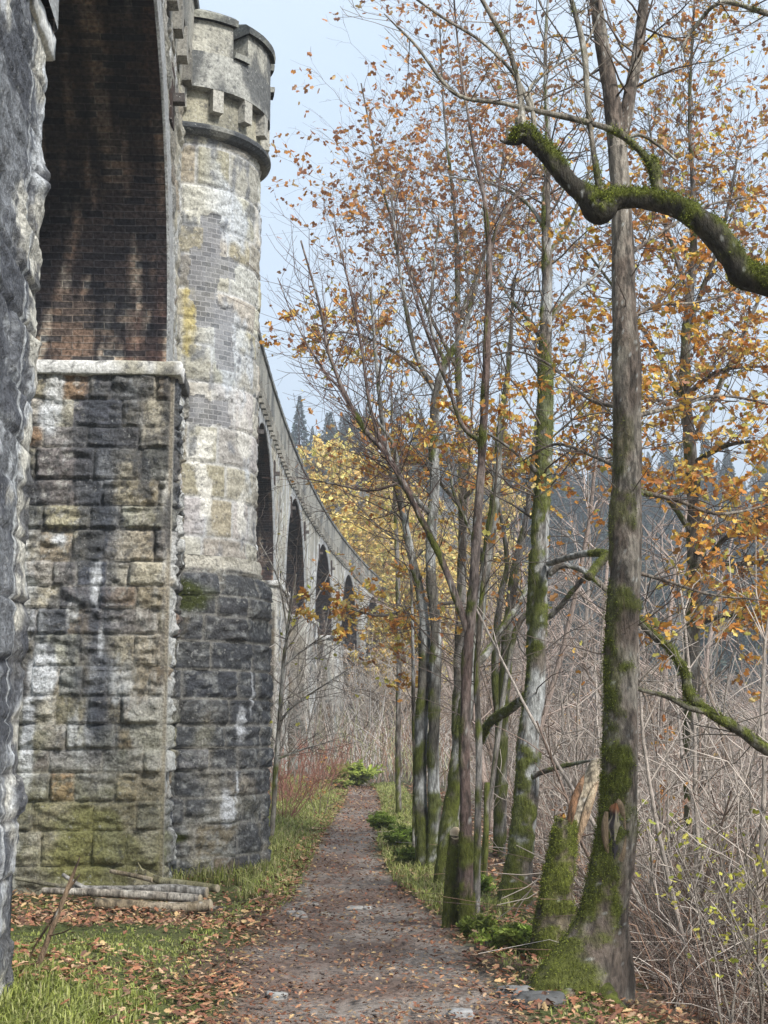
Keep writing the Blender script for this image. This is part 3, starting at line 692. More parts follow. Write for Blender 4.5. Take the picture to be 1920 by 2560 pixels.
def trunk_mesh(name, pts, rad, parent, loc, sides=20, step=0.04, amp=0.12, bark=(0.2, 0.17, 0.14), bark2=(0.33, 0.32, 0.30), moss=None, seed=1, knots=0.5, flare=None, mat=None, cap=True, mosscol=(0.10, 0.115, 0.02)):
    """one bark-covered limb: pts (n,3), rad (n)"""
    A = np.column_stack([np.asarray(pts, float), np.asarray(rad, float)])
    L = np.sum(np.linalg.norm(np.diff(A[:, :3], axis=0), axis=1)); n = max(8, int(L / step))
    Q = catmull(A, n); p, r = Q[:, :3], np.maximum(Q[:, 3], 0.002)
    t = np.gradient(p, axis=0); t /= np.linalg.norm(t, axis=1, keepdims=True)
    mean = p[-1] - p[0]; ref = np.array([0.2, 1, 0.1]) if abs(mean[1]) < 0.7 * np.linalg.norm(mean) else np.array([0, 0.1, 1.0])
    a = np.cross(t, ref); a /= np.linalg.norm(a, axis=1, keepdims=True); b = np.cross(t, a)
    ang = np.arange(sides) * 2 * pi / sides
    dirs = np.cos(ang)[None, :, None] * a[:, None] + np.sin(ang)[None, :, None] * b[:, None]
    base = p[:, None] + r[:, None, None] * dirs
    x, y, z = base[..., 0].ravel(), base[..., 1].ravel(), base[..., 2].ravel()
    rr = np.repeat(r, sides)
    nn = fbm(x * 9, y * 9, z * 3, seed, 4) - 0.5; n2 = fbm(x * 38, y * 38, z * 9, seed + 1, 3) - 0.5
    lump = fbm(x * 4, y * 4, z * 4, seed + 2, 2) - 0.5
    mo = np.zeros_like(x)
    up = dirs[..., 2].ravel(); lf = -dirs[..., 0].ravel()
    if moss is not None: mo = moss(x, y, z, up, lf)
    mo = np.clip(mo, 0, 1) * smooth(0.009, 0.02, rr); mo = mo * smooth(0.24, 0.40, fbm(x * 18, y * 18, z * 12, seed + 15, 3))
    disp = rr * (amp * 2.2 * nn + 0.28 * knots * lump) + np.minimum(rr, 0.1) * 0.16 * n2 + mo * np.minimum(rr * 0.22, 0.018) * (0.4 + fbm(x * 30, y * 30, z * 30, seed + 5, 2))
    pos = base.reshape(-1, 3) + disp[:, None] * dirs.reshape(-1, 3)
    if flare is not None: pos = pos + flare(pos, dirs.reshape(-1, 3))
    q = smooth(0.42, 0.60, fbm(x * 7, y * 7, z * 3.0, seed + 3, 5, 0.6))
    c = lerp(np.tile(np.array(bark, float), (len(x), 1)), bark2, q)
    c = c * (0.30 + 1.35 * fbm(x * 30, y * 30, z * 9, seed + 4, 4, 0.65))[:, None]
    c = lerp(c, (0.55, 0.56, 0.53), smooth(0.76, 0.80, fbm(x * 60, y * 60, z * 42, seed + 9, 2)) * 0.7)
    c = lerp(c, (0.04, 0.035, 0.03), smooth(0.58, 0.64, fbm(x * 40, y * 40, z * 7, seed + 10, 2)) * 0.7)
    c = lerp(c, np.array(mosscol), mo * 0.93) * 1.0
    c = np.where((mo > 0.3)[:, None], c * (0.15 + 1.7 * fbm(x * 16, y * 16, z * 16, seed + 6, 4, 0.65))[:, None], c)
    Fc = gridfaces(n, sides); j = np.arange(sides)
    i = np.arange(n - 1)[:, None]
    Fq = np.stack([i * sides + j, i * sides + (j + 1) % sides, (i + 1) * sides + (j + 1) % sides, (i + 1) * sides + j], -1).reshape(-1, 4)
    fl = [Fq]
    if cap: fl += [j[None, ::-1], (j + (n - 1) * sides)[None, :]]
    o = _mesh(name, pos, fl, mat or M_BARK, parent, col=c, loc=loc)
    return o, p, r, (pos, dirs.reshape(-1, 3), mo)

class Leaves:
    def __init__(s): s.p, s.d, s.s, s.c = [], [], [], []
    def add(s, p, d, size, c): s.p.append(p); s.d.append(d); s.s.append(size); s.c.append(c)
    def build(s, name, mat, parent=None, seed=0, loc=None, lobed=False, flat=0.0, wide=1.0, **kw):
        n = len(s.p)
        if not n: return None
        p, d, sz, c = np.array(s.p), np.array(s.d), np.array(s.s)[:, None], np.array(s.c)
        r = np.random.RandomState(seed)
        d = d / np.maximum(np.linalg.norm(d, axis=1, keepdims=True), 1e-6)
        up = r.normal(size=(n, 3)); up[:, 2] += flat * 4
        a = np.cross(d, up); a /= np.maximum(np.linalg.norm(a, axis=1, keepdims=True), 1e-6); nrm = np.cross(a, d)
        fold = r.uniform(-0.25, 0.35, (n, 1)); bend = r.uniform(-0.3, 0.3, (n, 1))
        if lobed:
            prof = [(0.0, 0.0, 0), (0.22, 0.20, 1), (0.36, 0.13, 1), (0.55, 0.33, 1), (0.68, 0.18, 1), (0.86, 0.20, 1), (1.0, 0.0, 0), (0.86, -0.2, 1), (0.68, -0.18, 1), (0.55, -0.33, 1), (0.36, -0.13, 1), (0.22, -0.2, 1)]
        else:
            prof = [(0.0, 0.0, 0), (0.22, 0.27, 1), (0.45, 0.17, 1), (0.66, 0.36, 1), (1.0, 0.0, 0), (0.66, -0.33, 1), (0.45, -0.16, 1), (0.24, -0.26, 1)]
        V = np.stack([p + sz * (d * (l) + a * wd * wide + nrm * (fold * abs(wd) * 1.5 + bend * l * l)) for (l, wd, e) in prof], 1).reshape(-1, 3)
        k = len(prof); base = np.arange(n)[:, None] * k
        if lobed: Fc = np.vstack([base + np.array([[0, 1, 2, 3, 4, 5, 6]]), base + np.array([[0, 6, 7, 8, 9, 10, 11]])])
        else: Fc = np.vstack([base + np.array([[0, 1, 2, 3, 4]]), base + np.array([[0, 4, 5, 6, 7]])])
        return _mesh(name, V, Fc, mat, parent, col=np.repeat(c, k, axis=0), smoothf=False, loc=loc, **kw)

OAK = [(0.58, 0.24, 0.05), (0.66, 0.30, 0.06), (0.45, 0.18, 0.06), (0.72, 0.40, 0.07), (0.55, 0.28, 0.10), (0.75, 0.48, 0.10), (0.55, 0.50, 0.12)]
RUST = [(0.42, 0.19, 0.09), (0.50, 0.23, 0.10), (0.36, 0.18, 0.11), (0.58, 0.30, 0.11), (0.50, 0.30, 0.18), (0.60, 0.42, 0.20)]
GOLD = [(0.90, 0.72, 0.22), (0.88, 0.70, 0.30), (0.82, 0.56, 0.20), (0.80, 0.74, 0.25)]
LIME = [(0.62, 0.60, 0.10), (0.50, 0.55, 0.09), (0.68, 0.62, 0.14)]

def norm(v):
    l = math.sqrt(v[0] * v[0] + v[1] * v[1] + v[2] * v[2]) or 1; return (v[0] / l, v[1] / l, v[2] / l)

def grow(T, Lf, rng, p, d, length, r, lvl, o):
    """recursive twigs. o: dict(wander, up, ratio, dens, maxlvl, leaf, leafsize, pal, col, seg, spread)"""
    seg = o.get('seg', 0.16) * (1 + 0.4 * (lvl == 0)); n = max(3, int(length / seg) + 1); st = length / (n - 1)
    pts = [p]; rad = [r]; d = norm(d); wn = o.get('wander', 0.25)
    for i in range(1, n):
        d = norm((d[0] + rng.gauss(0, wn), d[1] + rng.gauss(0, wn), d[2] + rng.gauss(0, wn * 0.8) + o.get('up', 0.08)))
        q = pts[-1]; pts.append((q[0] + d[0] * st, q[1] + d[1] * st, q[2] + d[2] * st)); rad.append(max(r * (1 - 0.75 * i / (n - 1)), o.get('rmin', 0.0016)))
    c = o['col']; k = rng.uniform(0.75, 1.25); T.add(pts, rad, (c[0] * k, c[1] * k, c[2] * k))
    if lvl < o['maxlvl']:
        m = max(1, int(length * o.get('dens', 5) * rng.uniform(0.7, 1.2)))
        for j in range(m):
            f = rng.uniform(0.12, 1.0); i = min(n - 2, int(f * (n - 1))); q0, q1 = pts[i], pts[i + 1]; g = f * (n - 1) - i
            q = tuple(q0[a] + (q1[a] - q0[a]) * min(max(g, 0), 1) for a in range(3)); dd = norm((q1[0] - q0[0], q1[1] - q0[1], q1[2] - q0[2]))
            sp = o.get('spread', 0.8); rv = norm((rng.gauss(0, 1), rng.gauss(0, 1), rng.gauss(0, 1) * o.get('vert', 1.0)))
            nd = (dd[0] + rv[0] * sp, dd[1] + rv[1] * sp, dd[2] + rv[2] * sp)
            grow(T, Lf, rng, q, nd, length * o.get('ratio', 0.5) * rng.uniform(0.6, 1.2) * (1.15 - 0.6 * f), max(r * 0.45, o.get('rmin', 0.0016)), lvl + 1, o)
    if Lf is not None and lvl >= o.get('leaflvl', 1):
        fn = o.get('leaffn'); lp = o.get('leaf', 0.0) * rng.choice((0.0, 0.1, 0.3, 1.2, 3.2))
        for i in range(1, n):
            q = pts[i]; pr = lp * (fn(q) if fn else 1.0)
            while pr > 0:
                if rng.random() < pr:
                    dd = (rng.gauss(0, 1), rng.gauss(0, 1), rng.gauss(-0.3, 0.7)); cc = rng.choice(o['pal']); kk = rng.uniform(0.7, 1.2)
                    jx = 0.03
                    Lf.add((q[0] + rng.gauss(0, jx), q[1] + rng.gauss(0, jx), q[2] + rng.gauss(0, jx)), dd, o.get('leafsize', 0.06) * rng.uniform(0.6, 1.25), (cc[0] * kk, cc[1] * kk, cc[2] * kk))
                pr -= 1

def along(p, r, f):
    i = min(len(p) - 2, int(f * (len(p) - 1))); d = p[i + 1] - p[i]; return p[i], d / (np.linalg.norm(d) + 1e-9), r[i]

def mossfuzz(parent, loc, surfs, dens, seed, col=(0.12, 0.14, 0.022), size=0.011):
    rn = np.random.RandomState(seed); V = []; C = []
    for (pos, dr, mo) in surfs:
        k = rn.poisson(np.clip(mo, 0, 1) ** 2 * dens * 3.0); idx = np.repeat(np.arange(len(pos)), k)
        if not len(idx): continue
        p = pos[idx] + rn.normal(0, 0.008, (len(idx), 3)); d = dr[idx] + rn.normal(0, 0.6, (len(idx), 3)); d /= np.linalg.norm(d, axis=1, keepdims=True)
        a = np.cross(d, rn.normal(size=(len(idx), 3))); a /= np.linalg.norm(a, axis=1, keepdims=True)
        s = size * rn.uniform(0.4, 1.3, (len(idx), 1))
        V.append(np.stack([p - a * s * 0.22, p + a * s * 0.22, p + d * s], 1).reshape(-1, 3))
        cc = np.array(col) * rn.uniform(0.25, 2.4, (len(idx), 1)) * np.array([1 + 0, 1, 1]); C.append(np.repeat(cc, 3, axis=0))
    if not V: return
    V = np.concatenate(V); _mesh('moss', V, np.arange(len(V)).reshape(-1, 3), M_MOSS, parent, col=np.concatenate(C), loc=loc, smoothf=False)

def stempts(L, base=False):
    """list of (xd, yd, Y, width_px) -> pts, radii"""
    pts = [P(a[0], a[1], a[2]) for a in L]; rad = [wr(a[3], a[2]) for a in L]
    if base:
        x, y, z = pts[0]; pts[0] = (x, y, float(gz(x, y)) - 0.12)
    return pts, rad

def tree(name, label, cat, stems, twig=None, sprouts=(), seed=1, bark=(0.2, 0.17, 0.14), bark2=(0.33, 0.32, 0.30), moss=None, sides=16, amp=0.10, fuzz=0, group=None, flare=None, names=None, leafname='foliage', lobed=False, shoot_bark=None, step=0.05):
    """stems: first is the trunk; sprouts: list of dict(stem, n, f0, f1, len, r, opts, dir)"""
    rng = random.Random(seed); pts0, rad0 = stempts(stems[0], True); loc = np.array((pts0[0][0], pts0[0][1], float(gz(pts0[0][0], pts0[0][1]))))
    e = empty(name, tuple(loc), label=label, category=cat, group=group)
    res = []; surfs = []; trunk = None
    for i, st in enumerate(stems):
        pts, rad = (pts0, rad0) if i == 0 else stempts(st)
        nm = 'trunk' if i == 0 else (names[i] if names else 'limb')
        bk, bk2 = (shoot_bark if shoot_bark and nm == 'shoot' else (bark, bark2))
        o, p, r, sf = trunk_mesh(nm, pts, rad, e, loc, sides if rad[0] > 0.03 else 10, step, amp, bk, bk2, moss if not (shoot_bark and nm == 'shoot') else (lambda x, y, z, up, lf: 0.9 * smooth(0.52, 0.6, noise1(x, y, z, 933, 5))), seed + i * 13, flare=flare if i == 0 else None)
        res.append((p, r)); surfs.append(sf)
    T = Tubes(3); Lf = Leaves()
    for sp in sprouts:
        p, r = res[sp['stem']]; o = dict(twig or {}); o.update(sp.get('opts', {}))
        for k in range(sp['n']):
            f = rng.uniform(sp.get('f0', 0.3), sp.get('f1', 1.0)); q, d, rr = along(p, r, f)
            rv = norm((rng.gauss(0, 1), rng.gauss(0, 1) * 0.8, rng.gauss(0.1, 0.5))); al = sp.get('al', 0.5)
            dd = sp.get('dir'); nd = (d[0] * al + rv[0], d[1] * al + rv[1], d[2] * al + rv[2])
            if dd: nd = (nd[0] * 0.5 + dd[0], nd[1] * 0.5 + dd[1], nd[2] * 0.5 + dd[2])
            ln = sp['len'] * rng.uniform(0.5, 1.2) * (1.1 - 0.5 * f)
            grow(T, Lf, rng, tuple(q), nd, ln, min(rr * 0.45, sp.get('r', 0.012)), 0, o)
    if T.p: T.build('twigs', M_TWIG, e, loc=loc)
    Lf.build(leafname, M_LEAF, e, seed=seed, loc=loc, lobed=lobed)
    if fuzz: mossfuzz(e, loc, surfs, fuzz, seed)
    return e, res

def noise1(x, y, z, s, f=2.0): return fbm(x * f, y * f, z * f, s, 4)

TW = dict(col=(0.12, 0.095, 0.08), wander=0.24, up=0.02, ratio=0.52, dens=3.3, maxlvl=2, spread=0.8, seg=0.11)

# ---- 1 the big mossy trunk in front
def moss_oak(x, y, z, up, lf):
    k = noise1(x, y, z, 901, 5)
    low = smooth(0.9, -0.4, z + 0.9 * (k - 0.5)) * smooth(-0.9, -0.3, z) * (0.6 + 0.4 * (lf > -0.5))
    foot = 1.3 * smooth(-0.65, -1.10, z - 0.35 * lf) * (lf > -0.75)
    return smooth(0.36, 0.5, k + 0.16 * lf) * (low + foot) + smooth(0.52, 0.6, k + 0.12 * lf) * smooth(3.0, 0.5, z) * 0.8
def flare_oak(pos, dr):
    k = smooth(-1.05, -1.6, pos[:, 2])[:, None]; a = np.arctan2(dr[:, 0], -dr[:, 1])[:, None]
    lob = 0.05 + 0.09 * np.maximum(np.cos(a * 3 + 0.4), 0) + 0.17 * np.maximum(np.cos(a + 1.25), 0) ** 3
    h = dr * np.array([1, 1, 0.15]); return h * k * lob
twoak = dict(TW, leaf=1.7, leafsize=0.062, pal=OAK, leaflvl=1, vert=0.35, up=0.03)
oak_stems = [
    [(1268, 2165, 9.0, 120), (1290, 2060, 9.0, 96), (1310, 1950, 9.0, 92), (1328, 1850, 9.0, 84), (1338, 1750, 9.0, 72), (1342, 1640, 9.0, 72), (1343, 1520, 9.05, 68), (1344, 1400, 9.1, 68), (1350, 1250, 9.1, 68), (1353, 1100, 9.15, 66), (1356, 950, 9.2, 63), (1354, 800, 9.2, 63), (1348, 650, 9.25, 52), (1346, 520, 9.3, 48), (1340, 400, 9.3, 46), (1333, 320, 9.3, 44)],
    [(1334, 340, 9.3, 40), (1322, 220, 9.3, 38), (1300, 90, 9.3, 32), (1280, -60, 9.3, 26), (1265, -300, 9.3, 18)],
    [(1336, 330, 9.32, 34), (1358, 220, 9.35, 30), (1378, 110, 9.4, 27), (1395, -40, 9.45, 22), (1420, -300, 9.5, 14)],
]
BR = [  # horizontal tiers of branches: start at the trunk and sweep to the right and left
    [(1370, 900, 9.3, 12), (1450, 880, 9.8, 9), (1560, 855, 10.3, 7), (1690, 880, 10.8, 4)],
    [(1372, 1060, 9.3, 12), (1460, 1080, 9.9, 9), (1560, 1110, 10.3, 7), (1700, 1080, 10.8, 4)],
    [(1370, 1235, 9.3, 9), (1440, 1255, 9.8, 7), (1540, 1285, 10.3, 5), (1690, 1300, 10.8, 3)],
    [(1335, 880, 9.5, 10), (1270, 860, 10.2, 8), (1190, 790, 10.8, 6), (1120, 760, 11.2, 4), (1060, 770, 11.5, 3)],
    [(1335, 1010, 9.5, 9), (1280, 985, 10.2, 8), (1200, 960, 10.8, 6), (1120, 1000, 11.2, 3)],
    [(1345, 700, 9.5, 9), (1420, 660, 10, 7), (1520, 650, 10.4, 5), (1680, 600, 10.8, 3)],
    [(1345, 560, 9.5, 9), (1430, 500, 10.2, 7), (1540, 440, 10.8, 5), (1660, 420, 11.2, 3)],
]
tree('oak_tree', 'thick mossy tree trunk with torn bark scar nearest the camera, right of the path', 'tree', oak_stems + BR, twoak,
     [dict(stem=3 + i, n=26, f0=0.12, f1=1, len=0.85, r=0.006) for i in range(7)] +
     [dict(stem=1, n=14, f0=0.2, len=1.1, r=0.01, opts=dict(pal=RUST, leaf=0.2)), dict(stem=2, n=14, f0=0.2, len=1.1, r=0.01, opts=dict(pal=RUST, leaf=0.2)), dict(stem=0, n=14, f0=0.45, len=0.9, r=0.006, opts=dict(leaf=0.1))],
     seed=11, bark=(0.17, 0.135, 0.11), bark2=(0.31, 0.275, 0.23), moss=moss_oak, sides=44, amp=0.09, fuzz=3.0, flare=flare_oak, step=0.018,
     names=['trunk', 'fork_stem', 'fork_stem'] + ['branch'] * 7)
# torn scar on the oak
def scar():
    e = [o for o in bpy.data.objects if o.name == 'oak_tree'][0]; loc = np.array(e.location)
    c = np.array(P(1322, 1792, 9.0)); c[1] -= 0.128
    nu, nv = 14, 26; U, Vv = np.meshgrid(np.linspace(-1, 1, nu), np.linspace(-1, 1, nv), indexing='ij'); u, v = U.ravel(), Vv.ravel()
    wd = 0.052 * np.sqrt(np.clip(1 - v * v, 0.02, 1)) * (1 + 0.3 * np.sin(v * 9)); x = c[0] + u * wd + 0.01 * v; z = c[2] + v * 0.17
    y = c[1] + 0.03 * u * u + 0.02 * (fbm(u * 5, v * 2, 0, 7, 3) - 0.5) - 0.01 * (1 - u * u)
    col = lerp(np.tile((0.34, 0.30, 0.22), (len(u), 1)), (0.05, 0.045, 0.05), smooth(0.45, 0.55, fbm(u * 4, v * 1.2, 3, 8, 3) + 0.15 * (v < -0.3)))
    col = lerp(col, (0.30, 0.11, 0.04), smooth(0.55, 0.85, v) * 0.8)
    _mesh('torn_scar', np.stack([x, y, z], 1), gridfaces(nu, nv), M_WOOD, e, col=col, loc=loc)
    t = Tubes(8)
    a = np.linspace(0.2, 2 * pi - 0.9, 26); ring = np.stack([c[0] + 0.062 * np.sin(a) * 1.0, c[1] + 0.015 + 0 * a, c[2] + 0.19 * np.cos(a)], 1)
    t.add(ring, 0.016 + 0.008 * np.sin(a * 3), (0.27, 0.20, 0.13)); t.build('bark_lip', M_BARK, e, loc=loc)
scar()

# ---- 2 broken snapped trunk, moss-coated, with pale torn wood
def moss_all(x, y, z, up, lf): return 1.6 * smooth(0.25, 0.40, noise1(x, y, z, 905, 6) + 0.05 * lf)
def moss_low(h, seed):
    g = lambda x, y, z, up, lf: smooth(0.42, 0.54, noise1(x, y, z, seed, 5) + 0.13 * lf + 0.25 * smooth(h + 0.8, h - 0.8, z) - 0.13)
    return g
e2, r2 = tree('snapped_trunk', 'snapped moss-coated trunk with pale splintered top leaning between two trees', 'broken tree',
     [[(1188, 2080, 10.2, 92), (1196, 1990, 10.2, 76), (1208, 1900, 10.2, 62), (1217, 1820, 10.2, 48), (1224, 1770, 10.2, 36)]], TW,
     [], seed=21, bark=(0.13, 0.10, 0.07), bark2=(0.2, 0.17, 0.12), moss=moss_all, sides=36, amp=0.12, fuzz=3.5, step=0.02)
loc = np.array(e2.location)
def splinter(pts, rad, col, col2, seed, nm='splintered_wood'):
    o, p, r, s = trunk_mesh(nm, pts, rad, e2, loc, 18, 0.02, 0.35, col, col2, None, seed, knots=1.2, mat=M_BARK)
splinter([P(1228, 1850, 10.25), P(1240, 1780, 10.27), P(1255, 1740, 10.3), P(1275, 1690, 10.33), P(1288, 1655, 10.35), P(1298, 1640, 10.38)], [0.04, 0.065, 0.07, 0.075, 0.06, 0.012], (0.55, 0.47, 0.35), (0.72, 0.66, 0.55), 31)
splinter([P(1228, 1790, 10.15), P(1238, 1740, 10.15), P(1252, 1700, 10.2), P(1262, 1672, 10.25)], [0.016, 0.026, 0.024, 0.003], (0.25, 0.14, 0.08), (0.33, 0.22, 0.14), 32)
splinter([P(1242, 1830, 10.2), P(1262, 1770, 10.2), P(1282, 1710, 10.25), P(1295, 1670, 10.3)], [0.014, 0.026, 0.022, 0.003], (0.42, 0.30, 0.2), (0.5, 0.42, 0.3), 33)

# ---- 3 grey lichen tree
tree('grey_tree', 'tall grey lichen-spotted tree standing left of the snapped mossy trunk', 'tree',
     [[(1108, 1975, 13, 78), (1118, 1900, 13, 60), (1130, 1800, 13, 50), (1140, 1700, 13, 48), (1142, 1600, 13, 44), (1158, 1480, 13, 40), (1160, 1350, 13, 38), (1166, 1200, 13, 38), (1172, 1050, 13, 32), (1178, 900, 13, 30), (1178, 760, 13, 28), (1182, 600, 13, 24), (1180, 450, 13, 18), (1184, 300, 13.1, 12), (1178, 120, 13.2, 8), (1190, -100, 13.3, 4)],
      [(1180, 760, 13, 12), (1150, 700, 13.1, 9), (1100, 640, 13.3, 7), (1060, 560, 13.6, 5), (1040, 430, 13.8, 3)],
      [(1182, 700, 13, 11), (1230, 640, 13.2, 9), (1290, 590, 13.5, 7), (1330, 520, 13.8, 4), (1400, 450, 14, 3)],
      [(1168, 1030, 13, 12), (1140, 1000, 12.8, 9), (1090, 960, 12.6, 6), (1030, 930, 12.4, 5), (930, 940, 12.3, 3)],
      [(1180, 500, 13, 9), (1140, 440, 13.1, 8), (1070, 400, 13.2, 5), (960, 380, 13.3, 3)],
      [(1180, 560, 13, 9), (1230, 480, 13.1, 8), (1270, 380, 13.2, 5), (1300, 230, 13.3, 3)],
      [(1186, 1240, 12.95, 15), (1215, 1222, 12.9, 13), (1260, 1232, 12.8, 13), (1300, 1265, 12.7, 12), (1330, 1300, 12.6, 11)],
      [(1184, 1218, 12.9, 13), (1225, 1205, 12.6, 14), (1265, 1196, 12.4, 16), (1308, 1197, 12.2, 17), (1292, 1222, 12.1, 19), (1270, 1248, 12.0, 15)],
      [(1140, 1500, 13, 18), (1105, 1530, 13.4, 20), (1060, 1560, 13.8, 18), (1040, 1600, 14.1, 18)],
      [(1145, 1680, 12.95, 12), (1180, 1665, 12.8, 11), (1240, 1650, 12.6, 8), (1290, 1640, 12.4, 4)]],
     dict(TW, leaf=0.13, leafsize=0.065, pal=RUST + OAK, col=(0.13, 0.11, 0.095)),
     [dict(stem=0, n=60, f0=0.50, f1=1, len=1.9, r=0.012, al=0.7, opts=dict(maxlvl=2)), dict(stem=1, n=16, len=1.2, r=0.008), dict(stem=2, n=18, len=1.2, r=0.008), dict(stem=3, n=22, len=0.8, r=0.008, opts=dict(pal=OAK + GOLD[:2], leaf=2.0)), dict(stem=4, n=16, len=1.2, r=0.008), dict(stem=5, n=16, len=1.3, r=0.008), dict(stem=0, n=10, f0=0.3, f1=0.6, len=1.0, r=0.008, opts=dict(leaf=0.02))],
     seed=23, bark=(0.20, 0.17, 0.14), bark2=(0.42, 0.43, 0.42), moss=lambda x, y, z, up, lf: smooth(0.49, 0.58, noise1(x, y, z, 907, 4) + 0.14 * lf + 0.10 * smooth(0.3, -1.4, z)) + 0.9 * (np.abs(x - 1.9) < 0.6) * (z > 2.0) * (z < 3.4) * smooth(0.35, 0.45, noise1(x, y, z, 908, 5)) * (x > 1.05), sides=28, amp=0.07, fuzz=1.2, step=0.03)

# ---- 4 slim reddish tree with a long bare side branch
red_st = [[(1010, 2020, 11.6, 32), (1008, 1900, 11.6, 28), (1006, 1750, 11.6, 24), (1004, 1600, 11.6, 22), (1010, 1420, 11.6, 23), (1020, 1300, 11.6, 21), (1030, 1150, 11.6, 20), (1040, 1000, 11.6, 18), (1048, 850, 11.6, 17), (1054, 700, 11.6, 15), (1057, 560, 11.6, 13), (1048, 440, 11.6, 10), (1020, 300, 11.6, 7), (990, 100, 11.6, 5), (975, -80, 11.6, 3)],
      [(1012, 1370, 11.6, 16), (985, 1290, 11.6, 15), (950, 1200, 11.65, 14), (905, 1110, 11.7, 13), (870, 1040, 11.7, 13), (830, 975, 11.8, 12), (790, 930, 11.8, 11), (745, 850, 11.9, 9), (710, 760, 12, 7), (690, 660, 12.1, 6), (650, 520, 12.2, 4)],
      [(830, 975, 11.8, 9), (800, 880, 11.9, 8), (782, 760, 12, 6), (760, 640, 12.1, 5), (720, 480, 12.2, 3)],
      [(1046, 960, 11.6, 10), (1000, 920, 11.6, 9), (970, 840, 11.6, 8), (930, 740, 11.7, 7), (890, 620, 11.8, 5), (860, 480, 11.9, 3)],
      [(1057, 560, 11.6, 9), (1080, 480, 11.6, 7), (1130, 400, 11.7, 6), (1180, 330, 11.8, 4)],
      [(745, 850, 11.9, 6), (700, 800, 12, 5), (640, 700, 12.1, 3), (600, 600, 12.2, 2)],
      [(870, 1040, 11.7, 7), (800, 1060, 11.8, 5), (720, 1045, 11.9, 4), (640, 1030, 12, 2)]]
tree('slender_tree', 'slender reddish-brown tree with a long bare side branch reaching left over the path', 'tree', red_st,
     dict(TW, leaf=0.06, leafsize=0.055, pal=RUST, col=(0.13, 0.09, 0.08), wander=0.15, up=0.07),
     [dict(stem=0, n=34, f0=0.55, f1=1, len=1.4, r=0.006, al=1.2), dict(stem=1, n=60, f0=0.3, f1=1, len=1.2, r=0.006, al=1.0), dict(stem=2, n=30, len=1.1, r=0.005, al=1.1), dict(stem=3, n=30, len=1.1, r=0.005, al=1.1), dict(stem=4, n=14, len=1.0, r=0.005), dict(stem=5, n=16, len=0.9, r=0.004), dict(stem=6, n=16, len=0.7, r=0.004)],
     seed=29, bark=(0.16, 0.115, 0.10), bark2=(0.28, 0.23, 0.205), moss=moss_low(-0.9, 911), sides=16, amp=0.05, fuzz=1.2, step=0.04)

# ---- cut mossy stump beside it
def cut_stump():
    L = [(972, 2015, 11.75, 36), (978, 1930, 11.75, 30), (982, 1850, 11.75, 27), (985, 1805, 11.75, 25)]
    e, r = tree('cut_trunk', 'short sawn-off mossy trunk with a pale cut face beside the slender reddish tree', 'stump', [L], seed=33, bark=(0.16, 0.11, 0.08), bark2=(0.22, 0.17, 0.12), moss=moss_low(-1.0, 915), sides=20, fuzz=2.0, step=0.025)
    c = np.array(P(985, 1803, 11.75)); a = np.linspace(0, 2 * pi, 20, endpoint=False); rad = wr(25, 11.75) * 1.02
    V = [c] ; n = np.array([-0.1, -0.75, 0.62]); n /= np.linalg.norm(n); s = np.array([1, 0, 0.1]); s = s - n * s.dot(n); s /= np.linalg.norm(s); t = np.cross(n, s)
    V = np.vstack([[c + n * 0.03]] + [[c + n * 0.022 + s * rad * cos(x) + t * rad * 1.25 * sin(x)] for x in a] + [[c - n * 0.03 + s * rad * cos(x) + t * rad * 1.2 * sin(x)] for x in a])
    F3 = np.array([[0, 1 + i, 1 + (i + 1) % 20] for i in range(20)]); F4 = np.array([[1 + i, 21 + i, 21 + (i + 1) % 20, 1 + (i + 1) % 20] for i in range(20)])
    col = np.tile((0.62, 0.50, 0.34), (41, 1)); col[21:] = (0.15, 0.1, 0.07); col[0] = (0.35, 0.25, 0.16)
    _mesh('sawn_face', V, [F3, F4], M_WOOD, e, col=col, loc=np.array(e.location), smoothf=False)
cut_stump()

# ---- 5, 6 trunks further along the right side of the path
tree('leaning_tree', 'mossy tree leaning right, just behind the slender reddish tree', 'tree',
     [[(955, 1905, 14.5, 40), (968, 1800, 14.5, 33), (985, 1680, 14.5, 30), (1003, 1560, 14.5, 30), (1018, 1450, 14.5, 28), (1032, 1340, 14.5, 27), (1050, 1220, 14.5, 24), (1070, 1080, 14.5, 20), (1080, 940, 14.5, 15), (1100, 780, 14.5, 10), (1110, 600, 14.5, 6)],
      [(1018, 1450, 14.5, 16), (1060, 1400, 14.8, 14), (1095, 1340, 15, 13), (1130, 1290, 15.2, 10), (1160, 1200, 15.4, 6)],
      [(1050, 1230, 14.5, 14), (1020, 1150, 14.6, 9), (980, 1060, 14.8, 7), (960, 930, 15, 4)]],
     dict(TW, leaf=0.10, leafsize=0.07, pal=OAK, col=(0.12, 0.10, 0.085)), [dict(stem=0, n=45, f0=0.35, len=1.8, r=0.008), dict(stem=1, n=18, len=1.4, r=0.006), dict(stem=2, n=16, len=1.4, r=0.006)],
     seed=37, bark=(0.11, 0.10, 0.08), bark2=(0.34, 0.34, 0.32), moss=moss_low(-0.4, 917), sides=18, fuzz=1.0)
